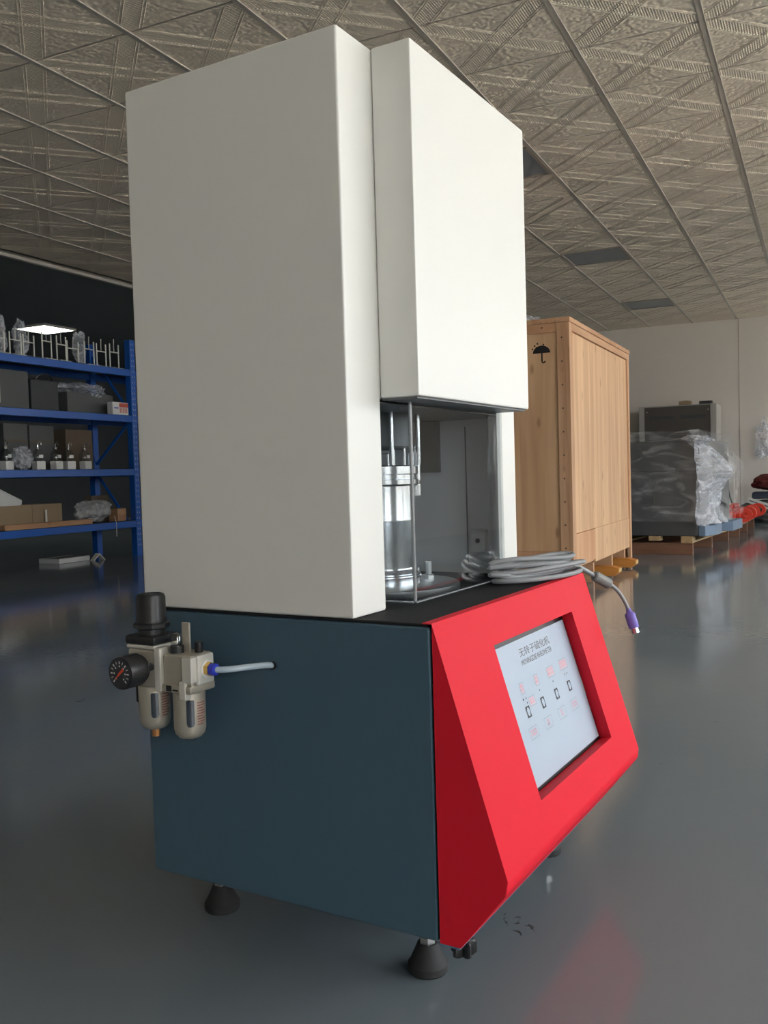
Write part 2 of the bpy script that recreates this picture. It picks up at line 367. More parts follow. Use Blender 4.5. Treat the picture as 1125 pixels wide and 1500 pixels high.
# window wall (out of view, lights the room)
mb = MB(); y0, y1 = RY0-.2, RY0
mb.box((RX0, y0, 0), (RX1, y1, WZ0)); mb.box((RX0, y0, WZ1), (RX1, y1, 3.0))
xs = [RX0]+[v for w in WIN for v in w]+[RX1]
for i in range(0, len(xs), 2): mb.box((xs[i], y0, WZ0), (xs[i+1], y1, WZ1))
struct(mb.build('wall_right', M_wall))
for i, (a, b) in enumerate(WIN):
    mb = MB(); yy0, yy1 = RY0-.12, RY0-.06; t = .05
    mb.box((a, yy0, WZ0), (b, yy1, WZ0+t)); mb.box((a, yy0, WZ1-t), (b, yy1, WZ1))
    for x in (a, (a+b)/2-t/2, b-t): mb.box((x, yy0, WZ0+t), (x+t, yy1, WZ1-t))
    w = struct(mb.build('window_%d' % (i+1), M_gridedge))
    for x0, x1 in ((a+t, (a+b)/2-t/2), ((a+b)/2+t/2, b-t)):
        box('pane', (x0, RY0-.094, WZ0+t), (x1, RY0-.09, WZ1-t), M_wglass, w)
struct(box('wall_light_blocker', (-30, -14.3, -.13), (40, -14, 1.9), mat('light_blocker_render', (.085, .08, .075), .9, var=.3, vscale=3)))  # unseen wall, added to keep far ground light off the deep ceiling
struct(box('ground_outside', (-40, -60, -.3), (50, RY0-.2, -.13), M_out))

# ceiling: slab, runners along X, tees along Y, embossed tiles
ceil = struct(box('ceiling', (RX0, RY0, RZ+.035), (RX1, RY1, RZ+.16), M_tee))
S = .6; GX = [2.36+S*k for k in range(-12, 18)]; GY = [1.24+S*k for k in range(-9, 9)]
def tile_mesh():
    mb = MB(); h = .293
    mb.box((-h, -h, 0), (h, h, .012), .003, 1)
    for sgn in (1, -1):                              # raised lines bordering the two diagonal bands
        for off in (.040, -.040, .054, -.054):
            d = Vector((1, sgn, 0)).normalized(); n = Vector((-d.y, d.x, 0)); L = .7071*2*h/2-abs(off)-.012
            L = (h*1.4142)-abs(off)-.008; wd = .0045
            p = [n*off+d*(-L)-n*wd, n*off+d*L-n*wd, n*off+d*L+n*wd, n*off-d*L+n*wd]
            vs = [mb.bm.verts.new((v.x, v.y, .0005)) for v in p]
            q = [n*off+d*(-L), n*off+d*L]
            tv = [mb.bm.verts.new((v.x, v.y, -.0024)) for v in q]
            mb.bm.faces.new((vs[0], vs[1], tv[1], tv[0])); mb.bm.faces.new((tv[0], tv[1], vs[2], vs[3]))
    bmesh.ops.recalc_face_normals(mb.bm, faces=mb.bm.faces)
    return mb.mesh('tile', M_tile, 20)
TM = tile_mesh()
UNLIT = [(4.76, 1.24), (7.76, 1.24), (10.76, 1.24)]
cells = []
for gx in GX:
    for gy in GY:
        if gx < RX0 or gx+S > RX1 or gy < RY0 or gy+S > RY1: continue
        if any(abs(gx-a) < .05 and abs(gy-b) < .05 for a, b in UNLIT): continue
        d = (Vector((gx+.3, gy+.3, RZ))-CAM)
        z = d.dot(fw); vis = z > .5 and abs(d.dot(r2)/z) < .50 and abs(d.dot(u2)/z) < .62
        cells.append((0 if vis else 1, d.length, gx, gy))
cells.sort()
rest = MB()
for k, (nv, dist, gx, gy) in enumerate(cells):
    if k < 300 and not nv: inst('tile', TM, ceil, (gx+.3, gy+.3, RZ))
    else: rest.box((gx+.004, gy+.004, RZ), (gx+S-.004, gy+S-.004, RZ+.012))
# cut border strips along the walls
ex, ey = max(GX), max(GY)
rest.box((ex+.004, RY0, RZ), (RX1, RY1, RZ+.012)); rest.box((RX0, ey+.004, RZ), (ex, RY1-.03, RZ+.012)); rest.box((RX0, RY0, RZ), (min(g for g in GX if g >= RX0)-.004, RY1, RZ+.012))
r_ = rest.build('border_tiles', M_tile, ceil); r_['kind'] = 'stuff'
for gy in [g for g in GY if RY0 < g < RY1]+[ey]:
    mb = MB(); mb.box((RX0, gy-.015, RZ-.004), (RX1, gy+.015, RZ+.034), .0015, 1)
    mb.build('runner', M_grid, ceil)
    mb = MB(); mb.box((RX0, gy-.0150, RZ-.0065), (RX1, gy-.0130, RZ-.003)); mb.build('runner_lip', M_gridedge, ceil)
for gx in [g for g in GX if RX0 < g < RX1]:
    box('cross_tee', (gx-.010, RY0, RZ+.003), (gx+.010, RY1-.03, RZ+.034), M_tee, ceil)
for i, (gx, gy) in enumerate(UNLIT):
    t = empty('ceiling_light', (gx+.3, gy+.3, RZ))
    MB().box((-.29, -.29, .001), (.29, .29, .02), .003).build('diffuser', M_panel_off, t)
    mb = MB()
    for a, b in (((-.297, -.297), (.297, -.27)), ((-.297, .27), (.297, .297)), ((-.297, -.27), (-.27, .27)), ((.27, -.27), (.297, .27))): mb.box((a[0], a[1], -.005), (b[0], b[1], .012))
    mb.build('frame', M_tee, t)
    tag(t, ['unlit grey square ceiling light panel nearest the white machine hood', 'unlit grey square ceiling light panel in mid ceiling above the plywood crate', 'unlit grey ceiling light panel farthest away, close to the end wall'][i], 'ceiling light', 'unlit ceiling light panels')
t = empty('lit_ceiling_light', (8.08, 8.86, RZ-.02))
MB().box((-.262, -.25, -.002), (.262, .25, .015), .003).build('diffuser', M_lit, t)
mb = MB()
for a, b in (((-.28, -.27), (.28, -.25)), ((-.28, .25), (.28, .27)), ((-.28, -.25), (-.262, .25)), ((.262, -.25), (.28, .25))): mb.box((a[0], a[1], -.004), (b[0], b[1], .022))
mb.build('frame', M_gridedge, t)
tag(t, 'brightly lit white ceiling light panel in the dark area above the blue rack', 'ceiling light')
for y in (.62, 2.95, 5.3):                            # faint joints of the end wall sheeting
    box('sheet_joint', (RX1-.003, y-.004, 0), (RX1+.001, y+.004, RZ+.01), M_tee, bpy.data.objects['wall_back'])

# ------------------------------------------------------------------ the rheometer
HF, HB, D, YC, WC, WB, A_, PR, ZH, NZ, ZN, BB, HT = .102, .516, .500, .117, .584, .611, .086, .063, .816, .1004, .191, .030, 1.30
R0 = empty('rheometer', (0, 0, 0), -PH)
tag(R0, 'tall off-white testing machine on a slate blue base with red screen front', 'machine')

def carve(o, cutters):
    for k, (a, b) in enumerate(cutters):
        c = MB().box(a, b).build('cutter', M_white, R0); md = o.modifiers.new('b%d' % k, 'BOOLEAN'); md.operation = 'DIFFERENCE'; md.solver = 'EXACT'; md.object = c
    bpy.context.view_layer.update(); dg = bpy.context.evaluated_depsgraph_get(); me = bpy.data.meshes.new_from_object(o.evaluated_get(dg))
    cs = [md.object for md in o.modifiers if md.type == 'BOOLEAN']; o.modifiers.clear(); o.data = me; wn(o)
    for c in cs: bpy.data.objects.remove(c)
    me.polygons.foreach_set('use_smooth', [True]*len(me.polygons)); me.set_sharp_from_angle(angle=math.radians(32))
base = MB().box((0, .003, HF), (WB, D, HB-.004), .004, 2).build('base_cabinet', M_blue, R0, label='slate blue painted steel base')
carve(base, [((.12, -.01, HB-.36), (.54, .05, HB-.03))])
MB().box((.002, -.028, HF-.004), (WB-.002, .004, HF+.001), .001, 1).build('bottom_flange', mat('flange_blue', (.12, .22, .30), .4, var=.05), base)
MB().lathe([(.0, 0), (.006, 0), (.006, .003), (.0, .003)], (-.0005, .254, .444), (-1, 0, 0), 20).build('hose_hole', M_black, base)
MB().box((.004, .008, HB-.004), (WB-.004, D-.002, HB), .001, 1).build('top_sheet', M_mat, R0, label='black sheet covering the base top')

# red slanted front with the screen opening
L_ = math.hypot(NZ, HB-ZN); SV = Vector((0, -NZ/L_, -(HB-ZN)/L_)); NO = Vector((0, -(HB-ZN)/L_, NZ/L_))
def SP(x, s, d=0.): return Vector((x, 0, HB+.0015))+SV*s-NO*d
OX0, OX1, OS0, OS1, RD = .158, .494, .057, .279, .024
bm = bmesh.new(); V = lambda p: bm.verts.new(p)
prof = [(.014, HB+.0015), (0, HB+.0015), (-NZ, ZN), (-BB, HF), (-.0005, HF), (-.0005, HB+.0003), (.014, HB+.0003)]
lv = [V((0, y, z)) for y, z in prof]; rv = [V((WB, y, z)) for y, z in prof]
bm.faces.new(lv[::-1]); bm.faces.new(rv)
for i in range(len(prof)):
    j = (i+1) % len(prof)
    if (i, j) in ((1, 2), (4, 5)): continue
    bm.faces.new((lv[i], lv[j], rv[j], rv[i]))
h = [V(SP(OX0, OS0)), V(SP(OX1, OS0)), V(SP(OX1, OS1)), V(SP(OX0, OS1))]
hb = [V(SP(OX0-.012, OS0, RD)), V(SP(OX1+.010, OS0, RD)), V(SP(OX1+.010, OS1, RD)), V(SP(OX0-.012, OS1, RD))]
o4 = [lv[1], rv[1], rv[2], lv[2]]
for i in range(4):
    j = (i+1) % 4
    bm.faces.new((o4[i], o4[j], h[j], h[i])); bm.faces.new((h[i], h[j], hb[j], hb[i]))
bmesh.ops.recalc_face_normals(bm, faces=bm.faces)
def ekey(v1, v2): return bm.edges.get((v1, v2))
big = [ekey(lv[2], rv[2])]
bmesh.ops.bevel(bm, geom=[e for e in big if e], offset=.012, segments=4, profile=.5, affect='EDGES')
ed = [e for e in bm.edges if len(e.link_faces) == 2 and e.calc_face_angle(0) > .6]
bmesh.ops.bevel(bm, geom=ed, offset=.0022, segments=2, profile=.5, affect='EDGES', clamp_overlap=True)
mb = MB(); mb.bm.free(); mb.bm = bm; mb.bv = True
bezel = mb.build('front_bezel', M_red, R0, label='glossy red slanted screen housing')

def slab(x0, x1, s0, s1, d, th, name, material, parent, bev=0.):
    mb = MB(); vs = [mb.bm.verts.new(SP(x, s, dd)) for dd in (d, d-th) for x, s in ((x0, s0), (x1, s0), (x1, s1), (x0, s1))]
    fs = [mb.bm.faces.new([vs[i] for i in f]) for f in ((3,2,1,0),(4,5,6,7),(0,1,5,4),(1,2,6,5),(2,3,7,6),(3,0,4,7))]
    bmesh.ops.recalc_face_normals(mb.bm, faces=fs)
    if bev: mb._bev(list({e for f in fs for e in f.edges}), bev)
    return mb.build(name, material, parent)
frame = slab(OX0-.012, OX1+.012, OS0-.004, OS1+.004, RD+.006, .004, 'screen_frame', M_black, R0)
scr = slab(OX0-.004, .4995, .0665, .2735, RD+.002, .003, 'display_screen', M_screen, R0); scr['label'] = 'pale blue-white lit display'
SD = RD-.0014                                         # print level, just proud of the screen
def ring_rect(name, x0, x1, s0, s1, w, material, parent):
    mb = MB(); o = [(x0, s0), (x1, s0), (x1, s1), (x0, s1)]; i_ = [(x0+w, s0+w), (x1-w, s0+w), (x1-w, s1-w), (x0+w, s1-w)]
    ov = [mb.bm.verts.new(SP(x, s, SD)) for x, s in o]; iv = [mb.bm.verts.new(SP(x, s, SD)) for x, s in i_]
    for a in range(4): b = (a+1) % 4; mb.bm.faces.new((ov[a], iv[a], iv[b], ov[b]))
    return mb.build(name, material, parent)
def dashes(name, rects, material, parent, d=SD):
    mb = MB()
    for x0, x1, s0, s1 in rects: mb.quad(SP(x0, s0, d), SP(x0, s1, d), SP(x1, s1, d), SP(x1, s0, d))
    return mb.build(name, material, parent)
def screen_text(name, body, x0, x1, s0, s1, material):
    cu = bpy.data.curves.new(name, 'FONT'); cu.body = body; cu.size = 1.0; cu.resolution_u = 2
    t = bpy.data.objects.new(name, cu); COL.objects.link(t)
    dg = bpy.context.evaluated_depsgraph_get(); me = bpy.data.meshes.new_from_object(t.evaluated_get(dg))
    bpy.data.objects.remove(t); bpy.data.curves.remove(cu)
    xs_ = [v.co.x for v in me.vertices]; ys_ = [v.co.y for v in me.vertices]
    if not xs_: return None
    ax, bx, ay, by = min(xs_), max(xs_), min(ys_), max(ys_)
    for v in me.vertices:
        fx = (v.co.x-ax)/(bx-ax); fy = (v.co.y-ay)/(by-ay)
        v.co = SP(x0+(x1-x0)*fx, s1-(s1-s0)*fy, SD)
    me.materials.clear(); me.materials.append(material)
    o = bpy.data.objects.new(name, me); COL.objects.link(o); o.parent = scr; return o
screen_text('title_text', '\u65e0\u8f6c\u5b50\u786b\u5316\u673a', .282, .412, .080, .0935, M_scrtext)
screen_text('subtitle_text', 'MOVINGDIE RHEOMETER', .281, .412, .098, .1065, M_scrtext)
rnd = random.Random(3)
def fake_rows(x0, x1, s0, s1, n, rows=2):
    out = []; pw = (x1-x0)/(n*2+1); ph = (s1-s0)/(rows*2+1)
    for r in range(rows):
        for k in range(n):
            xa = x0+pw*(2*k+.8); sa = s0+ph*(2*r+.7)
            out += [(xa, xa+pw*1.25, sa, sa+ph*.3), (xa+pw*.4, xa+pw*.75, sa, sa+ph*1.4), (xa, xa+pw*1.25, sa+ph*.8, sa+ph*1.05)]
    return out
for bx in ((.247, .262, .1275, .1445, 2), (.3078, .3232, .127, .1442, 2), (.3625, .3938, .1265, .1435, 4), (.4215, .4575, .126, .143, 4), (.265, .289, .153, .1672, 2)):
    bxp = ring_rect('button_outline', bx[0], bx[1], bx[2], bx[3], .00035, M_scrline, scr)
    dashes('button_fill', [(bx[0]+.0015, bx[1]-.0015, bx[2]+.0015, bx[3]-.0015)], M_scrpink, scr, SD+.0001)
    dashes('button_marks', fake_rows(bx[0]+.001, bx[1]-.001, bx[2]+.001, bx[3]-.001, bx[4]), M_scrred, scr, SD-.0001)
for bx in ((.2343, .2665, 4), (.2964, .3285, 2), (.359, .3918, 2), (.4205, .453, 4)):
    ring_rect('button_outline', bx[0], bx[1], .194, .2112, .00035, M_scrline, scr)
    c_ = (bx[0]+bx[1])/2; hw = .0035*bx[2]
    dashes('button_marks', fake_rows(c_-hw, c_+hw, .196, .2095, bx[2]), M_scrred, scr)
def disc2(mb, x, s, rx, rs, n=20, d=SD):
    mb.bm.faces.new([mb.bm.verts.new(SP(x+rx*math.cos(2*math.pi*i/n), s-rs*math.sin(2*math.pi*i/n), d)) for i in range(n)][::-1]); return mb
for x0 in (.2453, .3075, .3699, .4319):
    dashes('lamp_icon', [(x0, x0+.0148, .1632, .1802)], M_scrblack, scr)
    disc2(MB(), x0+.0074, .1717, .0050, .0068, d=SD-.0002).build('lamp_icon_disc', M_screen, scr)
for x, s, r in ((.2472, .152, .0018), (.258, .152, .0014), (.2578, .1588, .0014), (.315, .152, .0013), (.377, .151, .0014), (.4342, .1512, .0013), (.4448, .151, .0013)):
    disc2(MB(), x, s, r, r*1.1, 14).build('dot_icon', M_scrblack, scr)

# tower: thin-walled cabinet with an open bay at the bottom front, and the hood in front of its upper half
tw = .018
tower = MB().box((0, YC, HB+.0005), (WC, D, HT), .004, 2).build('tower_cabinet', M_white, R0, label='off-white upper cabinet')
carve(tower, [((tw, YC+.016, HB-.05), (WC-tw, D-tw, ZH)), ((A_, YC-.05, HB-.05), (WC-A_, YC+.05, ZH))])
liner = MB().box((WC-tw-.004, YC+.017, HB+.012), (WC-tw-.0005, D-tw-.001, ZH-.006)).build('bay_lining', M_liner, R0, label='grey inner lining of the bay')
MB().box((tw+.0005, YC+.017, HB+.012), (tw+.004, D-tw-.001, ZH-.006)).build('bay_lining', M_liner, R0)
MB().box((tw+.005, D-tw-.005, HB+.012), (WC-tw-.005, D-tw-.001, ZH-.006)).build('bay_lining', M_liner, R0)
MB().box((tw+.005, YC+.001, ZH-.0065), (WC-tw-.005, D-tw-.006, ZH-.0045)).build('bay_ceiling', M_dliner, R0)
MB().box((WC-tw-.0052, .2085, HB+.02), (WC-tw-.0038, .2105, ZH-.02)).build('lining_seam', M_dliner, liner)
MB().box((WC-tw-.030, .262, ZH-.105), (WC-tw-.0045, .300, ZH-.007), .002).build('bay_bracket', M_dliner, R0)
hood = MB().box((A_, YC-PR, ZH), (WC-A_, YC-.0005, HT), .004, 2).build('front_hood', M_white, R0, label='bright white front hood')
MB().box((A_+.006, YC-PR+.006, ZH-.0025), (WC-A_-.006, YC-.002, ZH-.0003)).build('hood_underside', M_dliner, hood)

# socket block on the inner wall
sock = MB().box((WC-tw-.020, .166, .558), (WC-tw-.0042, .197, .600), .002).build('socket_block', M_whitepl, R0)
MB().lathe([(.0, 0), (.0045, 0), (.0045, .001), (0, .001)], (WC-tw-.0201, .1815, .580), (-1, 0, 0), 16).build('socket_hole', M_black, sock)

# die column
cx, cy = .29, .243
col = MB().lathe([(.0, .0), (.061, .0), (.061, .0), (.060, .020), (.060, .102), (.0602, .1035), (.060, .105), (.060, .160), (.0, .160)], (cx, cy, .530), seg=56).build('die_column', M_chrome, R0, label='polished steel die column')
MB().lathe([(0, 0), (.064, 0), (.066, .003), (.066, .010), (.064, .012), (.064, .018), (.066, .020), (.066, .032), (.064, .034), (0, .034)], (cx, cy, .690), seg=56).build('die_ring', M_chrome, col)
MB().lathe([(0, 0), (.068, 0), (.068, .012), (.066, .014), (.066, .016), (.068, .018), (.068, .026), (0, .026)], (cx, cy, .5285), seg=56).build('column_flange', M_chrome, col)
MB().lathe([(0, 0), (.130, 0), (.131, .002), (.131, .011), (.128, .0125), (0, .0125)], (cx, cy, HB+.0002), seg=72).build('base_disc', M_steel, R0, label='round steel base disc')
for dx, dy, r, h in ((-.030, -.045, .004, .026), (.000, -.050, .0025, .030), (.036, -.042, .0065, .022), (-.005, -.02, .010, .020)):
    MB().lathe([(0, 0), (r, 0), (r, h-.001), (r-.001, h), (0, h)], (cx+dx, cy+dy, .724), seg=16).build('pin', M_chrome, col)
MB().lathe([(0, 0), (.009, 0), (.009, .020), (.0075, .022), (.0075, .024), (.009, .026), (.009, .062), (.0105, .063), (.0105, .085), (0, .085)], (cx+.078, cy-.028, .672), seg=20).build('guide_bolt', M_chrome, R0)
MB().lathe([(0, 0), (.010, 0), (.010, .007), (.006, .008), (.006, .030), (0, .030)], (cx+.075, cy-.05, HB+.0127), seg=6).build('hex_bolt', M_zinc, R0)
MB().lathe([(0, 0), (.052, 0), (.056, .004), (.056, .058), (0, .058)], (cx, cy, .751), seg=48).build('upper_die', M_dliner, R0)
for dx in (-.045, .045): MB().lathe([(0, 0), (.004, 0), (.004, .085), (0, .085)], (cx+dx, cy-.052, .7242), seg=12).build('guide_rod', M_chrome, R0)

# acrylic shield: left return and front pane
gz0, gz1 = HB+.008, ZH-.003
sh = MB().box((.133, .092, gz0), (.462, .0955, gz1)).build('acrylic_shield', M_acryl, R0, label='clear acrylic safety shield')
MB().box((.129, .0957, gz0), (.1325, .150, gz1)).build('shield_return', M_acryl, sh)
MB().box((.1285, .0912, gz0), (.1335, .0952, gz1), .0008, 1).build('shield_corner', M_acredge, sh)
MB().box((.133, .0917, gz0-.0022), (.462, .0958, gz0-.0002)).build('shield_bottom_edge', M_acredge, sh)
MB().box((.129, .0958, gz0-.0022), (.1328, .150, gz0-.0002)).build('shield_bottom_edge', M_acredge, sh)
MB().box((.450, .0956, gz0), (.462, .116, gz1)).build('shield_return', M_acryl, sh)

# levelling feet and the star knob under the front
def foot(x, y):
    pad = MB().lathe([(0, 0), (.027, 0), (.029, .003), (.029, .012), (.026, .016), (.0165, .036), (.0145, .041), (0, .041)], (x, y, 0), seg=32).build('levelling_foot', M_rubber, R0, label='black rubber levelling foot')
    MB().lathe([(0, .041), (.012, .041), (.012, .050), (.0105, .0515), (0, .0515)], (x, y, 0), seg=6).build('lock_nut', M_zinc, pad)
    MB().lathe([(0, .0515), (.007, .0515), (.007, HF+.001), (0, HF+.001)], (x, y, 0), seg=14).build('threaded_stud', M_zinc, pad)
for x, y in ((.100, .072), (.112, .462), (.560, .066), (.545, .452)): foot(x, y)
MB().lathe([(0, 0), (.011, 0), (.014, .003), (.014, .018), (.011, .021), (0, .021)], (.040, -.014, .072), seg=40, scale_fn=lambda i, k: 1+.32*(math.cos(5*2*math.pi*i/40))).build('star_knob', M_black, R0, label='black star knob under the front edge')
MB().lathe([(0, 0), (.004, 0), (.004, .012), (0, .012)], (.040, -.014, .092), seg=12).build('knob_stud', M_zinc, R0)

# ---- air filter-regulator and lubricator on the left side
FX = -.060; FY, LY = .426, .359
fr = MB().box((FX-.024, FY-.026, .416), (FX+.024, FY+.026, .470), .004).build('filter_regulator', M_champ, R0, label='champagne alloy air filter regulator')
MB().box((FX+.020, FY-.020, .425), (.0005, FY+.020, .462), .002).build('mounting_bracket', M_champ, fr)
MB().box((FX-.025, FY-.027, .470), (FX+.025, FY+.027, .476), .002).build('bonnet_flange', M_champ2, fr)
MB().box((FX-.027, FY-.029, .476), (FX+.027, FY+.029, .489), .004).build('bonnet', M_black, fr)
MB().lathe([(0, 0), (.024, 0), (.026, .002), (.026, .007), (.024, .009), (0, .009)], (FX, FY, .4965), seg=8).build('lock_ring', M_black, fr)
MB().lathe([(0, 0), (.020, 0), (.020, .0075), (0, .0075)], (FX, FY, .489), seg=24).build('bonnet_neck', M_black, fr)
MB().lathe([(0, 0), (.0215, 0), (.0215, .006), (.0205, .008), (.0205, .036), (.019, .040), (.016, .0415), (.016, .040), (0, .040)], (FX, FY, .5055), seg=60, scale_fn=lambda i, k: 1+(.016*(i % 2) if 2 <= k <= 4 else 0)).build('regulator_knob', M_black, fr)
g0 = -.122
MB().lathe([(0, 0), (.0225, 0), (.0235, .002), (.0235, .030), (.020, .034), (.0205, .036), (0, .036)], (g0, FY+.002, .442), (1, 0, 0), 40).build('pressure_gauge', M_black, fr)
MB().lathe([(0, 0), (.0205, 0), (.0205, .0008), (0, .0008)], (g0-.0004, FY+.002, .442), (-1, 0, 0), 36).build('gauge_dial', M_gauge, fr)
gc = Vector((g0-.0014, FY+.002, .442)); mb = MB()
def gp(r, a, w=0.): return gc+Vector((0, -math.cos(a)*r-math.sin(a)*w*-1, math.sin(a)*r+math.cos(a)*w))
for k in range(13):
    a = math.radians(225-k*22.5); hw = .0005 if k % 2 else .0009
    mb.quad(gp(.0135, a, -hw), gp(.0175, a, -hw), gp(.0175, a, hw), gp(.0135, a, hw))
    if not k % 2: mb.quad(gp(.0095, a, -.0012), gp(.0115, a, -.0012), gp(.0115, a, .0012), gp(.0095, a, .0012))
mb.build('gauge_scale', M_print, fr)
a = math.radians(225); gc = gc+Vector((-.0005, 0, 0)); mb = MB()
mb.quad(gp(-.006, a-.02, -.0016), gp(.012, a, -.0006), gp(.012, a, .0006), gp(-.006, a+.02, .0016))
mb.quad(gp(.0105, math.radians(40), -.0022), gp(-.003, math.radians(40), -.0016), gp(-.003, math.radians(40), .0016), gp(.0105, math.radians(40), .0022))
mb.build('gauge_needle', M_orange, fr)
MB().box((g0+.035, FY-.009, .433), (FX-.023, FY+.013, .451), .001).build('gauge_stem', M_black, fr)
MB().lathe([(0, 0), (.006, 0), (.006, .002), (0, .002)], (FX-.024, FY-.019, .446), (-1, 0, 0), 20).build('port_screw', M_steel, fr)
def bowl(parent, y, z0, ztop, name='bowl'):
    c = (FX, y, z0); H = ztop-z0
    b = MB().lathe([(0, 0), (.010, .0), (.016, .002), (.0205, .007), (.0225, .014), (.0228, H-.002), (.021, H), (0, H)], c, seg=40).build(name, M_champ, parent)
    # sight slot facing the operator side
    mb = MB(); aw = .24; r = .0233; am = math.radians(225)
    n = 8; rows = [(.020, .6), (.024, 1.), (H-.012, 1.), (H-.010, .8)]
    grid = [[mb.bm.verts.new((FX+r*math.cos(am+(-1+2*i/n)*aw*w), y+r*math.sin(am+(-1+2*i/n)*aw*w), z0+h)) for i in range(n+1)] for h, w in rows]
    for A, B in zip(grid, grid[1:]):
        for i in range(n): mb.bm.faces.new((A[i], A[i+1], B[i+1], B[i]))
    mb.build(name+'_window', M_bowlwin, parent)
    mb = MB()
    for k in range(9):
        h0 = .022+k*.0038; a0 = am+.42; a1 = am+.42+(.62 if k % 3 else .45)
        p = [(r*math.cos(t), r*math.sin(t)) for t in (a0, (a0+a1)/2, a1)]
        for (xa, ya), (xb, yb) in zip(p, p[1:]):
            mb.quad((FX+xa, y+ya, z0+h0), (FX+xb, y+yb, z0+h0), (FX+xb, y+yb, z0+h0+.0014), (FX+xa, y+ya, z0+h0+.0014))
    mb.build(name+'_print', M_redprint, parent)
bowl(fr, FY, .350, .416)
MB().box((FX-.004, FY+.018, .385), (FX+.012, FY+.034, .418), .002).build('bowl_latch', M_black, fr)
MB().lathe([(0, 0), (.006, 0), (.006, .010), (.0045, .012), (0, .012)], (FX, FY, .3385), seg=8).build('drain_cock', M_copper, fr)
MB().box((FX-.027, (FY+LY)/2-.006, .412), (FX-.005, (FY+LY)/2+.006, .474), .002).build('joint_clamp', M_champ2, fr)

lb = MB().box((FX-.023, LY-.026, .412), (FX+.023, LY+.026, .466), .004).build('lubricator', M_champ, R0, label='champagne alloy air line lubricator')
MB().box((FX-.026, LY-.027, .412), (FX+.026, LY+.027, .424), .003).build('lubricator_flange', M_champ, lb)
MB().box((FX-.027, LY-.030, .428), (FX-.012, LY-.012, .464), .002).build('end_clamp', M_champ2, lb)
MB().box((FX-.0275, LY-.018, .404), (FX-.014, LY-.006, .430), .002).build('clip', M_champ2, lb)
MB().box((FX-.0268, LY+.008, .4145), (FX-.0262, LY+.018, .4225)).build('maker_mark', M_inkblk, lb)
MB().box((FX-.0268, LY-.004, .4155), (FX-.0262, LY+.006, .4175)).build('maker_lettering', M_inkblk, lb)
bowl(lb, LY, .344, .412)
MB().lathe([(0, 0), (.008, 0), (.009, .002), (.009, .004), (0, .004)], (FX, LY, .3405), seg=20).build('bowl_plug', M_dome, lb)
MB().lathe([(0, 0), (.010, 0), (.010, .010), (0, .010)], (FX-.008, LY+.012, .466), seg=24).build('sight_glass_seat', M_black, lb)
MB().lathe([(0, 0), (.0085, 0), (.0085, .012), (.006, .017), (0, .019)], (FX-.008, LY+.012, .476), seg=24).build('sight_glass', M_dome, lb)
MB().box((FX+.000, LY-.004, .464), (FX+.004, LY+.010, .508), .001).build('upright_plate', M_champ, lb)
MB().lathe([(0, 0), (.0055, 0), (.006, .003), (.006, .015), (0, .017)], (FX+.006, LY-.016, .466), seg=16).build('oil_plug', M_black, lb)
MB().box((FX-.017, LY-.034, .424), (FX+.017, LY-.0255, .466), .003).build('outlet_plate', M_champ2, lb)
MB().lathe([(0, 0), (.0125, 0), (.0125, .002), (0, .002)], (FX, LY-.034, .445), (0, -1, 0), 28).build('white_gasket', M_whitepl, lb)
MB().lathe([(0, 0), (.010, 0), (.010, .007), (0, .007)], (FX, LY-.036, .445), (0, -1, 0), 6).build('brass_fitting', M_brass, lb)
MB().lathe([(0, 0), (.0085, 0), (.0085, .008), (.007, .010), (0, .010)], (FX, LY-.043, .445), (0, -1, 0), 20).build('blue_collar', M_bluepl, lb)
def bez(p0, p1, p2, p3, n=18):
    p0, p1, p2, p3 = map(Vector, (p0, p1, p2, p3)); return [p0*(1-t)**3+p1*3*t*(1-t)**2+p2*3*t*t*(1-t)+p3*t**3 for t in (i/n for i in range(n+1))]
MB().tube(bez((FX, LY-.050, .445), (FX, LY-.075, .445), (-.022, .262, .449), (-.0005, .254, .444)), .0045, 12).build('air_hose', M_tube, R0, label='pale translucent air hose')

# ------------------------------------------------------------------ coiled signal cable on the base top
cb = empty('signal_cable', (0, 0, 0), -PH)
tag(cb, 'coiled grey signal cable with purple plug lying on the black base top', 'cable')
rnd = random.Random(5); pts = []; N_ = 7; cc = Vector((.478, .046, 0)); ax = Vector((.89, -.40, 0)).normalized(); bx_ = Vector((.40, .89, 0)).normalized()
for k in range(N_*40+1):
    th = 2*math.pi*k/40; lp = k/40; ph_ = math.floor(lp)
    la = .094+.013*math.sin(lp*2.3)+.007*math.sin(lp*5.1+th*.5); lb_ = .030+.009*math.sin(lp*1.7+1)
    z = HB+.0053+.0046*lp+.007*(math.sin(th*.5+lp*1.3)**2)*(lp/N_)+.003*math.sin(th*2+lp)*(lp/N_)
    p = cc+ax*(la*math.cos(th)+.010*math.sin(lp*1.9))+bx_*(lb_*math.sin(th+.25*math.sin(lp)))
    p.y = min(p.y, .085)
    pts.append(Vector((p.x, p.y, z)))
tail = bez(pts[-1], pts[-1]+Vector((-.02, .05, .004)), (.56, .03, .545), (.625, .006, .524), 14)[1:]
pts += tail+bez((.625, .006, .524), (.640, .001, .517), (.648, -.003, .512), (.656, -.008, .507), 6)[1:]
MB().tube(pts, .0043, 10).build('cord', M_cable, cb)
fa, fb = Vector((.654, -.007, .508)), Vector((.681, -.029, .489)); fd = (fb-fa).normalized(); fl = (fb-fa).length
MB().lathe([(0, 0), (.008, 0), (.0105, .003)]+[(r, .004+i*(fl-.008)/12) for i, r in enumerate([.0105, .0098]*6+[.0105])]+[(.0105, fl-.003), (.008, fl), (0, fl)], fa, fd, 24).build('ferrite_bead', M_ferrite, cb)
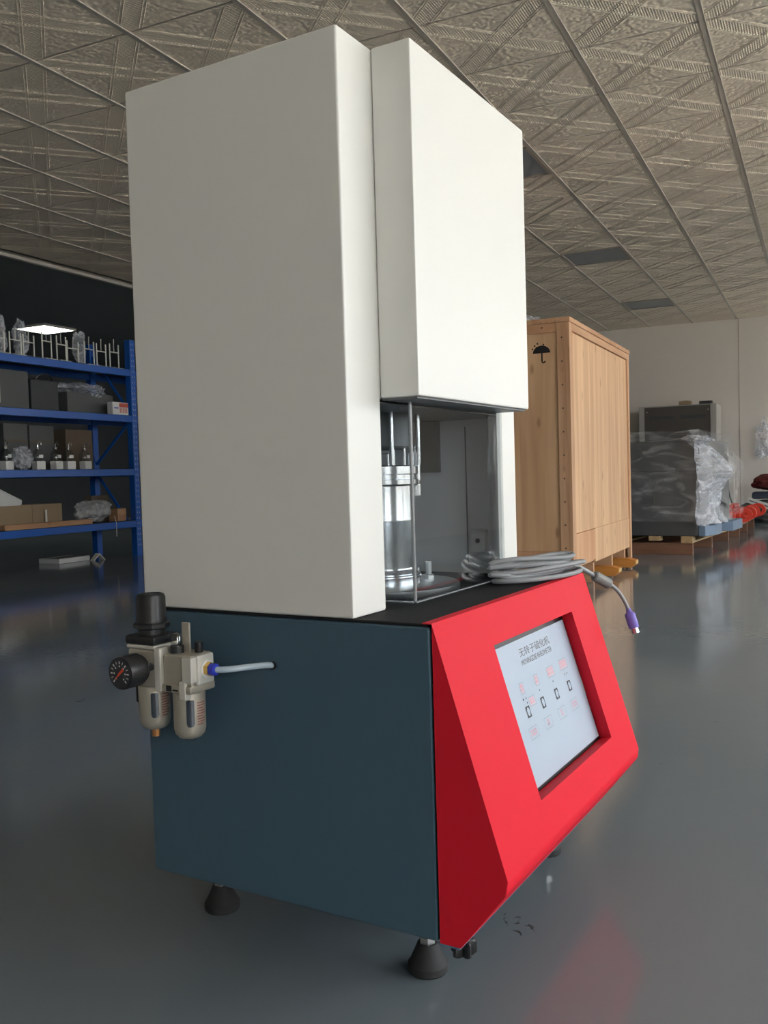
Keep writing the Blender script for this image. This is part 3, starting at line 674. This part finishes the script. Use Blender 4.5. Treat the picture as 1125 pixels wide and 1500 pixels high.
MB().tube(bez(fb, fb+fd*.018, (.699, -.050, .462), (.700, -.058, .440), 14), .0036, 10).build('cord_end', M_cable, cb)
pa, pb = Vector((.700, -.0575, .442)), Vector((.700, -.070, .400)); pd = (pb-pa).normalized(); pl = (pb-pa).length
MB().lathe([(0, 0), (.0045, 0), (.0055, .007), (.0098, .011), (.0105, .014), (.0100, .017), (.0105, .020), (.0100, .023), (.0105, .026), (.0102, pl-.006), (.0095, pl-.005), (0, pl-.005)], pa, pd, 20, scale_fn=lambda i, k: 1-.35*abs(math.sin(2*math.pi*i/20))).build('plug', M_purple, cb)
MB().lathe([(0, 0), (.0072, 0), (.0072, .010), (0, .010)], pa+pd*(pl-.005), pd, 8, scale_fn=lambda i, k: 1-.3*abs(math.sin(2*math.pi*i/8))).build('plug_shell', M_steel, cb)

# ------------------------------------------------------------------ the plywood crate
CX0, CX1, CY0, CY1, CZ0, CZ1 = 4.155, 5.94, .850, 2.05, .125, 1.585
cr = empty('plywood_crate', (CX0, CY0, 0)); cw, cdp = CX1-CX0, CY1-CY0
tag(cr, 'large pale plywood shipping crate with black umbrella stencil', 'crate')
MB().box((.030, .026, CZ0), (cw-.026, cdp-.026, CZ1-.03), 0).build('inner_box', M_ply, cr)
MB().box((.075, .013, .335), (cw-.055, .0255, 1.51)).build('front_panel', M_ply, cr)
MB().box((.013, .075, CZ0+.11), (.0295, cdp-.075, 1.51)).build('side_panel', M_ply, cr)
MB().box((.075, .009, CZ0+.012), (.60, .0255, .330), .001, 1).build('lower_panel', M_ply2, cr)
MB().box((.603, .009, CZ0-.005), (cw-.055, .0255, .334), .001, 1).build('lower_panel', M_ply, cr)
MB().box((.008, .075, CZ0), (.0295, cdp-.075, CZ0+.108), .001, 1).build('lower_panel', M_ply2, cr)
MB().box((.0, .0, .0), (.075, .0255, CZ1-.028), .0015, 1).build('corner_batten', M_lumber, cr)
MB().box((.0, .026, .0), (.0295, .075, CZ1-.028), .0015, 1).build('corner_batten', M_lumber, cr)
MB().box((.0, cdp-.075, .0), (.0295, cdp, CZ1-.028), .0015, 1).build('corner_batten', M_lumber, cr)
MB().box((cw-.055, .0, .0), (cw, .0255, CZ1-.028), .0015, 1).build('corner_batten', M_lumber, cr)
MB().box((cw-.026, .026, .0), (cw, .075, CZ1-.028), .0015, 1).build('corner_batten', M_lumber, cr)
MB().box((.076, .001, 1.513), (cw-.056, .0255, CZ1-.028), .0015, 1).build('top_rail', M_lumbery, cr)
MB().box((.001, .076, 1.505), (.0295, cdp-.076, CZ1-.028), .0015, 1).build('top_rail', M_lumberend, cr)
MB().box((-.006, -.006, CZ1-.028), (cw+.004, cdp+.004, CZ1), .002, 1).build('lid', M_lumbery, cr)
mb = MB()
for i in range(11): mb.lathe([(0, 0), (.0055, 0), (.0055, .0006), (0, .0006)], (-.0002, .045, .12+i*.135), (-1, 0, 0), 8)
for i in range(4): mb.lathe([(0, 0), (.0055, 0), (.0055, .0006), (0, .0006)], (.0008, .16+i*.22, 1.535), (-1, 0, 0), 8)
n_ = mb.build('nail_heads', M_nail, cr); n_['kind'] = 'stuff'
# bearers under the crate
for x in (.50, 1.06, 1.50): MB().box((x, .004, .0), (x+.035, cdp-.02, CZ0-.002)).build('bearer', M_lumberend, cr)
# umbrella stencil on the -X face (flat print, 0.5 mm proud)
uy, uz = 1.018-CY0, 1.405; px = .0122
def up_(y, z): return (px, y, z)
mb = MB(); n = 16; cap = [(uy+.052*math.cos(math.pi*i/n), uz-.014+.044*math.sin(math.pi*i/n)) for i in range(n+1)]
mb.bm.faces.new([mb.bm.verts.new(up_(*p)) for p in cap][::-1])
hk = [(uy-.002, uz-.014), (uy-.002, uz-.060)]+[(uy-.011+.009*math.cos(t), uz-.060-.010*math.sin(t)) for t in [math.pi*i/8 for i in range(1, 9)]]
for (ya, za), (yb, zb) in zip(hk, hk[1:]):
    d = Vector((yb-ya, zb-za)).normalized()*.0045; nx, nz = -d.y, d.x
    mb.quad(up_(ya+nx, za+nz), up_(yb+nx, zb+nz), up_(yb-nx, zb-nz), up_(ya-nx, za-nz))
for dy, dz in ((.054, .012), (.040, .030), (.024, .042), (.030, .018), (-.012, .034)):
    mb.quad(up_(uy+dy, uz+dz+.008), up_(uy+dy+.006, uz+dz), up_(uy+dy, uz+dz-.006), up_(uy+dy-.006, uz+dz))
mb.build('umbrella_stencil', M_inkblk, cr, label='black umbrella keep-dry stencil')
# film scrap on the lid
def crumple(name, c, r, material, seed, amp=.35, sub=4, flat=None):
    mb = MB(); bmesh.ops.create_icosphere(mb.bm, subdivisions=sub, radius=1.0)
    for v in mb.bm.verts:
        p = v.co.copy(); k = 1+amp*noise.noise(p*1.7+Vector((seed, 0, 0)))+amp*.6*abs(noise.noise(p*4.1+Vector((0, seed, 0))))-amp*.3*abs(noise.noise(p*8.3+Vector((0, 0, seed))))
        v.co = Vector((p.x*r[0]*k, p.y*r[1]*k, p.z*r[2]*k))
        if flat is not None: v.co.z = max(v.co.z, flat)
    return mb.build(name, material, None, c, ang=22)
o = crumple('film_scrap', (4.42, 1.17, CZ1+.03), (.10, .08, .04), M_filmw, 2.2, flat=-.029); tag(o, 'scrap of clear film lying on the crate lid', 'plastic film')
# amber skids sticking out from under the crate
for i, (x, ytip) in enumerate(((4.90, .745), (5.44, .735))):
    t = empty('wooden_skid', (x, ytip, 0))
    MB().prism([(.03, .012), (0.0, .035), (.0, .062), (.05, .074), (1.15, .074), (1.15, .012)], 'x', 0, .10, .002, 1).build('skid_beam', M_stick, t)
    MB().box((.012, .10, 0), (.088, .20, .0118)).build('skid_shoe', M_nail, t)
    MB().box((.012, .9, 0), (.088, 1.0, .0118)).build('skid_shoe', M_nail, t)
    MB().box((.004, -.0012, .036), (.096, -.0002, .061)).build('end_grain', M_stickend, t)
    tag(t, ['amber wooden skid end under the crate, nearer the red front', 'amber wooden skid end under the crate, by the far corner batten'][i], 'skid', 'wooden skids under the crate')

# ------------------------------------------------------------------ wrapped machine on its pallet
PR_ = -.095
pal = empty('wooden_pallet', (6.585, .494, 0), PR_)
tag(pal, 'brown wooden pallet carrying the film-wrapped machine', 'pallet')
PLN, PWD = 1.50, 1.15
for x in (0, .735, PLN-.03): MB().box((x, 0, 0), (x+.03, PWD, .095), .002, 1).build('bearer', M_pallet, pal)
for y in (0, .53, PWD-.09): MB().box((0, y, .0955), (PLN, y+.09, .110), .001, 1).build('stringer_board', M_palletl, pal)
for x in (0.0, .70, PLN-.10):
    for y in (.0, .26, .53, .80, PWD-.09): MB().box((x, y, .1105), (x+.10, y+.09, .150), .001, 1).build('block', M_palletl, pal)
wm = empty('wrapped_machine', (6.585, .494, .1505), PR_)
tag(wm, 'blue-grey machine wrapped in clear stretch film on a pallet behind the crate', 'machine')
bd = MB().box((.0, -.045, 0), (1.30, 1.05, .52), .01).build('lower_body', M_body, wm)
MB().box((-.002, .30, .26), (.001, .42, .36)).build('vent_plate', M_darkbox, bd)
MB().box((.05, -.06, .521), (1.20, 1.0, .775), .012).build('upper_body', M_body, wm)
MB().prism([(.0, -.047), (.0, -.10), (.16, -.15), (.40, -.15), (.44, -.075), (.62, -.075), (.66, -.19), (1.1, -.19), (1.1, -.047)], 'z', .0, .085, .004, 1).build('foot_flange', M_flange, wm)
MB().lathe([(0, 0), (.085, 0), (.09, .02), (.09, .10), (.07, .13), (0, .13)], (.42, -.055, .17), (0, -1, 0), 28).build('round_port', M_darkbox, wm)
# stretch film skin
mb = MB(); nx, nz = 60, 34
def skin_pt(s, t):                                     # s runs round -X then -Y side, t upward
    per = [(-.03, 1.09), (-.03, -.10), (1.34, -.16)]
    l1 = 1.19; l2 = 1.37; d = s*(l1+l2)
    if d < l1: p = Vector((per[0][0], per[0][1]-d, 0)); nrm = Vector((-1, 0, 0)); bulge = 0.
    else:
        e = (d-l1)/l2; p = Vector((per[1][0]+e*1.37, per[1][1]-.06*e, 0)); nrm = Vector((0, -1, 0)); bulge = 1.
    z = .12+t*.73
    b = .012*noise.noise(Vector((s*14, t*7, 1.3)))+.012*noise.noise(Vector((s*33, t*17, 4.1)))
    if bulge:
        e = (d-l1)/l2; prof_ = .02+.19*math.exp(-((t-.58)/.20)**2)+.10*math.exp(-((t-.02)/.14)**2)-.05*math.exp(-((t-.30)/.10)**2)
        env = math.exp(-((e-.22)/.30)**2)
        b += prof_*env+.03*noise.noise(Vector((e*7, t*6, 9.)))
        if t > .62: p.y += (t-.62)*.30
    elif t > .70: p.x += (t-.70)*.16
    p = p+nrm*b; p.z = z-.03*(noise.noise(Vector((s*9, 3.3, 0))) if t > .95 else 0); return p
g = [[mb.bm.verts.new(skin_pt(i/nx, j/nz)) for j in range(nz+1)] for i in range(nx+1)]
for i in range(nx):
    for j in range(nz): mb.bm.faces.new((g[i][j], g[i+1][j], g[i+1][j+1], g[i][j+1]))
tp = []
for i in range(nx+1): v = g[i][nz].co; tp.append(mb.bm.verts.new((v.x*.4+.65*.6, v.y*.4+.5*.6, .80+.02*noise.noise(v*5))))
for i in range(nx): mb.bm.faces.new((g[i][nz], g[i+1][nz], tp[i+1], tp[i]))
mb.build('stretch_film', M_film, wm, ang=60)
# crumpled gathers of loose film at the corner facing the light
def drape(name, x0, x1, rows, seed, nx=46, nz=40):
    mb = MB(); g = []
    for i in range(nx+1):
        e = i/nx; col_ = []
        for j in range(nz+1):
            t = j/nz*(len(rows)-1); k = min(int(t), len(rows)-2); f = t-k; f = f*f*(3-2*f)
            a, b = rows[k], rows[k+1]; z = a[0]+(b[0]-a[0])*f; y = a[1]+(b[1]-a[1])*f; w = a[2]+(b[2]-a[2])*f; xc = a[3]+(b[3]-a[3])*f
            fold = .018*math.sin(e*21+z*9+seed)+.022*noise.noise(Vector((e*9, z*5, seed)))+.010*noise.noise(Vector((e*26, z*13, seed)))
            env = math.sin(math.pi*min(1, max(0, e)))**.6
            col_.append(mb.bm.verts.new((xc+(e-.5)*w, -.05+(y+.05)*env-fold, z+.012*noise.noise(Vector((e*7, j*.3, seed))))))
        g.append(col_)
    for i in range(nx):
        for j in range(nz): mb.bm.faces.new((g[i][j], g[i+1][j], g[i+1][j+1], g[i][j+1]))
    return mb.build(name, M_filmw, wm, ang=70)
drape('film_gather', 0, 1, [(.80, .02, .34, .12), (.70, -.10, .46, .20), (.52, -.27, .56, .26), (.36, -.15, .50, .22), (.20, -.13, .62, .24), (.10, -.20, .66, .26)], 2.)
drape('film_gather', 0, 1, [(.78, .05, .24, .06), (.62, -.09, .36, .14), (.40, -.12, .40, .16), (.09, -.16, .52, .20)], 5.)
o = crumple('film_gather', (.12, -.02, .775), (.16, .11, .035), M_filmw, 5., .45); o.parent = wm

# ------------------------------------------------------------------ dark cabinet at the end wall
dc = empty('switch_cabinet', (12.30, .86, 0))
tag(dc, 'tall dark brown metal cabinet with pale frame against the end wall', 'cabinet')
MB().box((.02, .0, .0), (.62, 1.045, 1.57), .006).build('body', M_cabframe, dc)
MB().box((.004, .085, .10), (.019, .965, 1.555), .002).build('front_panel', M_cabdark, dc)
MB().box((-.004, .97, .02), (.0195, 1.04, 1.57), .002).build('side_post', M_cabframe, dc)
MB().box((-.004, .005, .02), (.0195, .08, 1.57), .002).build('side_post', M_cabframe, dc)
for y0 in (.14, .56): 
    MB().box((-.001, y0, 1.38), (.0035, y0+.34, 1.43), .001).build('vent_slot', M_darkbox, dc)
for y0 in (.11, .93): MB().lathe([(0, 0), (.009, 0), (.009, .002), (0, .002)], (.0035, y0, 1.49), (-1, 0, 0), 10).build('screw', M_zinc, dc)
MB().tube(bez((.20, -.002, .93), (.2, -.16, .90), (.2, -.04, .5), (.2, -.17, .18), 20), .012, 8).build('power_lead', M_rubber, dc)
o = MB().box((12.32, 1.20, 1.5705), (12.44, 1.36, 1.625), .004).build('small_carton', M_card); tag(o, 'small brown carton on top of the dark cabinet', 'box')
MB().box((12.35, 1.24, 1.6252), (12.41, 1.31, 1.632), .001).build('flap', M_card, o)
o = MB().box((12.32, .92, 1.5705), (12.44, 1.09, 1.612), .006).build('black_tray', M_darkbox); tag(o, 'flat black tray on top of the dark cabinet, at its right corner', 'tray')
MB().box((12.314, .95, 1.577), (12.3195, 1.06, 1.603), .001).build('tray_lip', M_black, o)
o = MB().box((12.945, .70, .22), (12.985, .89, 1.13), .004).build('white_board', M_wall); o.location = (0, 0, -.22); tag(o, 'pale flat board leaning on the end wall beside the cabinet', 'board')

# ------------------------------------------------------------------ red castings on a second pallet
p2 = empty('wooden_pallet', (8.60, .30, 0), -.03); tag(p2, 'small wooden pallet loaded with red castings', 'pallet')
for x in (0, .72, 1.44): MB().box((x, 0, 0), (x+.03, .9, .10), .002, 1).build('bearer', M_pallet, p2)
for y in (0, .2, .4, .6, .8): MB().box((0, y, .1005), (1.47, y+.10, .135), .001, 1).build('deck_board', M_pallet, p2)
def casting():
    t = empty('red_casting')
    n = 18; o_ = [(-.075+.085*math.cos(a), .075+.072*math.sin(a)) for a in [math.radians(35+i*290/n) for i in range(n+1)]]
    i_ = [(-.075+.048*math.cos(a), .075+.038*math.sin(a)) for a in [math.radians(35+i*290/n) for i in range(n+1)]][::-1]
    mb = MB(); A = [(-.10+p[0]*1.0, p[1]) for p in o_]; B = [(-.10+p[0]*1.0, p[1]) for p in i_]
    for s_ in range(n):
        q = [A[s_], A[s_+1], B[n-1-s_], B[n-s_]]
        mb.prism(q, 'x', 0, .09)
    mb.build('hook', M_redpart, t)
    MB().box((0, -.10, .0), (.09, .30, .11), .008).build('bar', M_redpart, t)
    MB().box((.01, .02, .111), (.08, .10, .150), .01).build('lug', M_redpart, t)
    return t
C0 = casting(); nth = ['nearest', 'second nearest', 'third nearest', 'farthest']
for i, (x, y, rz) in enumerate(((8.66, .44, .05), (9.05, .43, -.04), (9.42, .41, .08), (9.80, .38, -.03))):
    c = C0 if i == 0 else copy_tree(C0)
    c.location = (x, y, .1355); c.rotation_euler = (0, 0, rz)
    tag(c, 'hooked red casting on the small pallet, %s of four' % nth[i], 'casting', 'red castings on the small pallet')
bt = None
def bottle():
    t = empty('white_bottle'); MB().lathe([(0, 0), (.035, 0), (.038, .004), (.038, .075), (.016, .092), (.016, .10), (0, .10)], (0, 0, 0), seg=20).build('bottle_body', M_whitepl, t)
    MB().lathe([(0, 0), (.018, 0), (.018, .018), (0, .018)], (0, 0, .1002), seg=16).build('bottle_cap', M_whitepl, t); return t
b0 = bottle()
for i, (x, y, z) in enumerate(((8.70, .69, .2465), (8.71, .60, .2465), (9.09, .66, .2465))):
    b = b0 if i == 0 else copy_tree(b0); b.location = (x, y, z)
    tag(b, 'white plastic bottle standing on the red castings, %s' % ['leftmost', 'middle one', 'rightmost, set farther back'][i], 'bottle', 'white bottles on the red castings')

# heap by the end wall
o = crumple('maroon_bundle', (12.1, .14, .47), (.16, .27, .11), M_maroon, 6., .25); tag(o, 'maroon cloth bundle on top of the heap by the end wall', 'bundle')
o = MB().box((11.95, -.25, .255), (12.35, .40, .345), .02).build('navy_case', M_navy); tag(o, 'navy case under the maroon bundle', 'case')
MB().box((11.944, -.05, .262), (11.9495, .12, .30), .002).build('latch', M_darkbox, o)
o = crumple('grey_green_sack', (12.1, .16, .11), (.24, .42, .12), M_olive, 4., .18, flat=-.109); tag(o, 'grey-green sack at the bottom of the heap by the end wall', 'sack')
wb = MB().box((-.012, -.30, -.035), (.012, .30, .035), .003).build('white_profile', M_whitepl, None, (11.62, .15, .155)); wb.rotation_euler = (math.radians(-24), 0, 0)
wb.rotation_euler = (math.radians(20), 0, 0)
tag(wb, 'long white plastic profile leaning across the heap by the end wall', 'profile')
MB().box((-.0135, -.28, -.006), (-.0122, .28, .006)).build('groove', M_greybox, wb)
o = crumple('dark_bundle', (11.0, .17, .05), (.14, .16, .06), M_darkbox, 9., .25, flat=-.0495); tag(o, 'dark bundle on the floor in front of the heap', 'bundle')
o = crumple('hanging_film', (12.85, .30, 1.04), (.07, .10, .26), M_filmw, 11., .6); tag(o, 'crumpled clear film hanging on the end wall at right edge', 'plastic film')
MB().lathe([(0, 0), (.008, 0), (.008, .12), (0, .12)], (.145, 0, .15), (-1, 0, 0), 10).build('wall_hook', M_zinc, o)

# ------------------------------------------------------------------ the blue storage rack
RYF, RYB = 5.55, 6.05
rk = empty('storage_rack', (5.88, RYF, 0))
tag(rk, 'blue steel storage rack with four loaded shelves in the dark corner', 'rack')
LEV = (.345, .842, 1.352, 1.79)
slotm = MB()
for k in range(38):
    z = .10+k*.052
    for dx in (-.014, .014): slotm.quad((dx-.004, -.0332, z), (dx+.004, -.0332, z), (dx+.003, -.0332, z+.016), (dx-.003, -.0332, z+.016))
SLM = slotm.mesh('slot_row', M_slot)
for X in (-1.98, 0, 1.98):
    for Y in (0, RYB-RYF):
        p = MB().box((X-.036, Y-.033, 0), (X+.036, Y+.033, 2.075), .004).build('upright', M_rackblue, rk)
        if Y == 0: s_ = inst('slot_row', SLM, p, (X, 0, 0)); s_['kind'] = 'stuff'
    for z0, z1, sg in ((.25, .80, 1), (.90, 1.30, -1), (1.40, 1.95, 1)):
        ya, yb = (.034, RYB-RYF-.034) if sg > 0 else (RYB-RYF-.034, .034)
        MB().tube([(X, ya, z0), (X, yb, z1)], .014, 6).build('brace', M_rackblue, rk)
for X0, X1 in ((-1.944, -.036), (.036, 1.944)):
    for z in LEV:
        MB().box((X0, -.03, z-.065), (X1, .02, z-.002), .004).build('beam', M_rackblue, rk)
        MB().box((X0, RYB-RYF-.02, z-.065), (X1, RYB-RYF+.03, z-.002), .004).build('beam', M_rackblue, rk)
        MB().box((X0, -.028, z-.002), (X1, RYB-RYF+.028, z), 0).build('shelf_deck', M_rackshelf, rk)

E6 = .0006
# top shelf: white wire stands with film
def wire_stand():
    t = empty('wire_stand')
    MB().box((-.075, -.05, 0), (.075, .05, .008), .002).build('foot_plate', M_wire, t)
    for x in (-.06, .06): MB().tube([(x, 0, .008), (x, 0, .20)], .0065, 8).build('post', M_wire, t)
    MB().tube([(-.06, 0, .135), (.06, 0, .135)], .005, 8).build('crossbar', M_wire, t)
    MB().tube([(0, 0, .135), (.02, .02, .19), (.035, .03, .245)], .004, 8).build('arm', M_wire, t)
    return t
ws = wire_stand(); od = ['nearest', 'second from', 'third from', 'fourth from', 'fifth from', 'sixth from', 'seventh from', 'eighth from', 'ninth from']
rnd = random.Random(11)
for i in range(9):
    t = ws if i == 0 else copy_tree(ws)
    t.location = (5.735-.172*i, 5.60+rnd.uniform(-.01, .04), LEV[3]+E6); t.rotation_euler = (0, 0, rnd.uniform(-.15, .15)); t.scale = (1, 1, rnd.uniform(.95, 1.2))
    tag(t, 'white wire stand on the top rack shelf, %s the blue upright' % (od[i] if i else 'nearest to'), 'stand', 'white wire stands on the top shelf')
for i, (x, r, lab) in enumerate(((5.42, (.055, .05, .14), 'clear film wrapped round the wire stands near the middle of top shelf'), (4.72, (.06, .05, .15), 'clear film gathered between wire stands below the lit ceiling panel'), (4.49, (.075, .05, .16), 'clear film gathered over the leftmost wire stands on top shelf'))):
    o = crumple('film_wrap', (x, 5.74, LEV[3]+.175), r, M_filmw, 20.+i, .5, flat=-.17); tag(o, lab, 'plastic film')
# second shelf
o = MB().box((4.20, 5.66, LEV[2]+E6), (4.72, 6.0, LEV[2]+.33), .01).build('grey_case', M_greybox); tag(o, 'grey case standing on the second rack shelf at left', 'case')
MB().box((4.40, 5.654, LEV[2]+.05), (4.41, 5.6595, LEV[2]+.30)).build('edge_strip', M_wire, o)
o = MB().box((4.80, 5.72, LEV[2]+E6), (5.12, 6.0, LEV[2]+.28), .012).build('charcoal_case', M_darkbox); tag(o, 'charcoal case in the middle of the second rack shelf', 'case')
MB().tube(bez((4.86, 5.74, LEV[2]+.275), (4.88, 5.7, LEV[2]+.35), (5.04, 5.7, LEV[2]+.35), (5.06, 5.74, LEV[2]+.275)), .008, 8).build('handle', M_black, o)
o = MB().box((5.20, 5.70, LEV[2]+E6), (5.80, 6.0, LEV[2]+.20), .012).build('grey_housing', M_greybox); tag(o, 'grey housing under film on the second rack shelf', 'housing')
f_ = crumple('film_cover', (5.5, 5.82, LEV[2]+.225), (.27, .14, .07), M_filmw, 31., .5); f_.parent = o
o = MB().box((5.60, 5.535, LEV[2]+E6), (5.815, 5.60, LEV[2]+.118), .002).build('printed_carton', M_whitepl); tag(o, 'small white carton with red print on the second rack shelf', 'box')
MB().box((5.69, 5.5338, LEV[2]+.072), (5.812, 5.5347, LEV[2]+.112)).build('red_panel', mat('carton_red', (.62, .10, .07), .5, var=.1), o)
MB().box((5.62, 5.5338, LEV[2]+.058), (5.68, 5.5347, LEV[2]+.068)).build('blue_stripe', M_bluepl, o)
mb = MB()
for i in range(5): mb.box((5.695+i*.022, 5.5338, LEV[2]+.02), (5.709+i*.022, 5.5347, LEV[2]+.066))
mb.build('red_lettering', mat('carton_pale_red', (.66, .25, .20), .5, var=.1), o)
# third shelf: five small wrapped devices, boxes behind
def device():
    t = empty('glass_device')
    MB().box((-.045, -.03, 0), (.045, .04, .075), .006).build('white_base', M_whitepl, t)
    MB().lathe([(0, 0), (.040, 0), (.046, .02), (.040, .07), (.018, .10), (.018, .12), (0, .12)], (0, .015, .0755), seg=20).build('glass_bulb', MATS['sight_glass'], t)
    MB().tube(bez((0, .012, .196), (0, .012, .25), (.035, .012, .25), (.035, .012, .215), 10), .005, 8).build('hook', M_chrome, t)
    MB().box((-.02, -.032, .10), (.02, -.024, .128), .002).build('tag_plate', M_whitepl, t)
    return t
d0 = device()
for i, x in enumerate((5.295, 5.115, 4.945, 4.76, 4.40)):
    t = d0 if i == 0 else copy_tree(d0); t.location = (x, 5.60+.02*(i % 2), LEV[1]+E6); t.rotation_euler = (0, 0, .1*(-1)**i)
    tag(t, 'small glass device on white base, third rack shelf, %s from the blue upright' % ['first', 'second', 'third', 'fourth', 'fifth'][i], 'device', 'glass devices on the third shelf')
o = crumple('film_heap', (4.575, 5.62, LEV[1]+.10), (.075, .06, .10), M_filmw, 41., .5, flat=-.099); tag(o, 'heap of crumpled clear film among the glass devices', 'plastic film')
for i, (x0, x1, zz, mt, lab) in enumerate(((4.52, 4.78, .40, M_greybox, 'dull grey carton behind the film heap on third shelf'), (4.80, 5.08, .39, M_greybox, 'dull grey carton in the middle at the back of third shelf'), (5.22, 5.56, .37, M_cardd, 'dark cardboard carton at the back of third shelf, nearest the upright'))):
    o = MB().box((x0, 5.76, LEV[1]+E6), (x1, 6.0, LEV[1]+zz), .004).build('carton', mt); tag(o, lab, 'box', 'cartons at the back of the third shelf')
    MB().box((x0+.01, 5.757, LEV[1]+zz*.62), (x1-.01, 5.7598, LEV[1]+zz*.66)).build('tape', M_cardd, o)
# bottom shelf
def open_box(name, x0, x1, y0, y1, z, h, material, label):
    t = empty(name, (x0, y0, z)); w, d = x1-x0, y1-y0; k = .006
    MB().box((0, 0, 0), (w, d, k)).build('bottom', material, t)
    MB().box((0, 0, k), (w, k, h), .001, 1).build('front', material, t); MB().box((0, d-k, k), (w, d, h), .001, 1).build('back', material, t)
    MB().box((0, k, k), (k, d-k, h)).build('side', material, t); MB().box((w-k, k, k), (w, d-k, h)).build('side', material, t)
    tag(t, label, 'box'); return t
open_box('open_carton', 4.28, 4.66, 5.62, 5.92, LEV[0]+E6, .20, M_card, 'open kraft carton with a white sheet on the lowest rack shelf')
o = MB().box((-.16, -.004, -.10), (.16, .004, .10), .001, 1).build('white_sheet', M_whitepl, None, (4.50, 5.74, LEV[0]+.215)); o.rotation_euler = (math.radians(-14), math.radians(24), 0)
tag(o, 'white sheet standing in the open kraft carton', 'sheet')
MB().box((-.15, -.0052, .085), (.15, -.0042, .09)).build('fold_line', M_wire, o)
o = MB().box((4.72, 5.68, LEV[0]+E6), (5.06, 5.96, LEV[0]+.20), .004).build('kraft_carton', M_card); tag(o, 'closed kraft carton beside the open one on the lowest rack shelf', 'box')
MB().box((4.84, 5.657, LEV[0]+.01), (4.86, 5.6598, LEV[0]+.15)).build('tape', M_wire, o)
o = MB().box((4.30, 5.535, LEV[0]+E6), (5.28, 5.600, LEV[0]+.045), .003).build('wooden_board', M_lumbery); tag(o, 'long pale wooden board along the front of lowest rack shelf', 'board')
MB().box((4.29, 5.537, LEV[0]+.004), (4.2996, 5.598, LEV[0]+.042)).build('end_grain', M_lumber, o)
o = crumple('wrapped_parcel', (5.41, 5.655, LEV[0]+.115), (.22, .09, .10), M_bag, 51., .30, flat=-.114); tag(o, 'grey parcel in milky plastic on the lowest rack shelf', 'parcel')
MB().tube([(.15, -.125, -.06), (.16, -.135, -.12), (.155, -.14, -.25)], .003, 6).build('string', M_wire, o)
o = MB().box((5.575, 5.82, LEV[0]+E6), (5.80, 5.90, LEV[0]+.25), .003).build('brown_carton', M_cardd); tag(o, 'upright dark brown carton behind the milky parcel', 'box')
MB().box((5.58, 5.817, LEV[0]+.2), (5.79, 5.8197, LEV[0]+.22)).build('tape', M_cardd, o)
o = MB().box((5.705, 5.62, LEV[0]+E6), (5.825, 5.73, LEV[0]+.118), .003).build('pale_block', M_lumbery); tag(o, 'pale wooden block beside the blue upright on lowest rack shelf', 'block')
MB().box((5.703, 5.62, LEV[0]+.119), (5.827, 5.73, LEV[0]+.125)).build('top_batten', M_cardd, o)
# on the floor under the rack
o = MB().box((5.02, 5.70, E6), (5.40, 5.95, .045), .004).build('flat_package', M_liner); tag(o, 'flat grey package on the floor under the blue rack', 'package')
MB().box((5.05, 5.72, .0452), (5.37, 5.93, .0475)).build('lid', M_greybox, o)
o = empty('white_bracket', (5.42, 5.60, 0)); tag(o, 'bent white metal bracket on the floor under the blue rack', 'bracket')
MB().prism([(-.075, 0), (0, .065), (.075, 0), (.065, 0), (0, .052), (-.065, 0)], 'y', 0, .05).build('angle', M_wire, o)
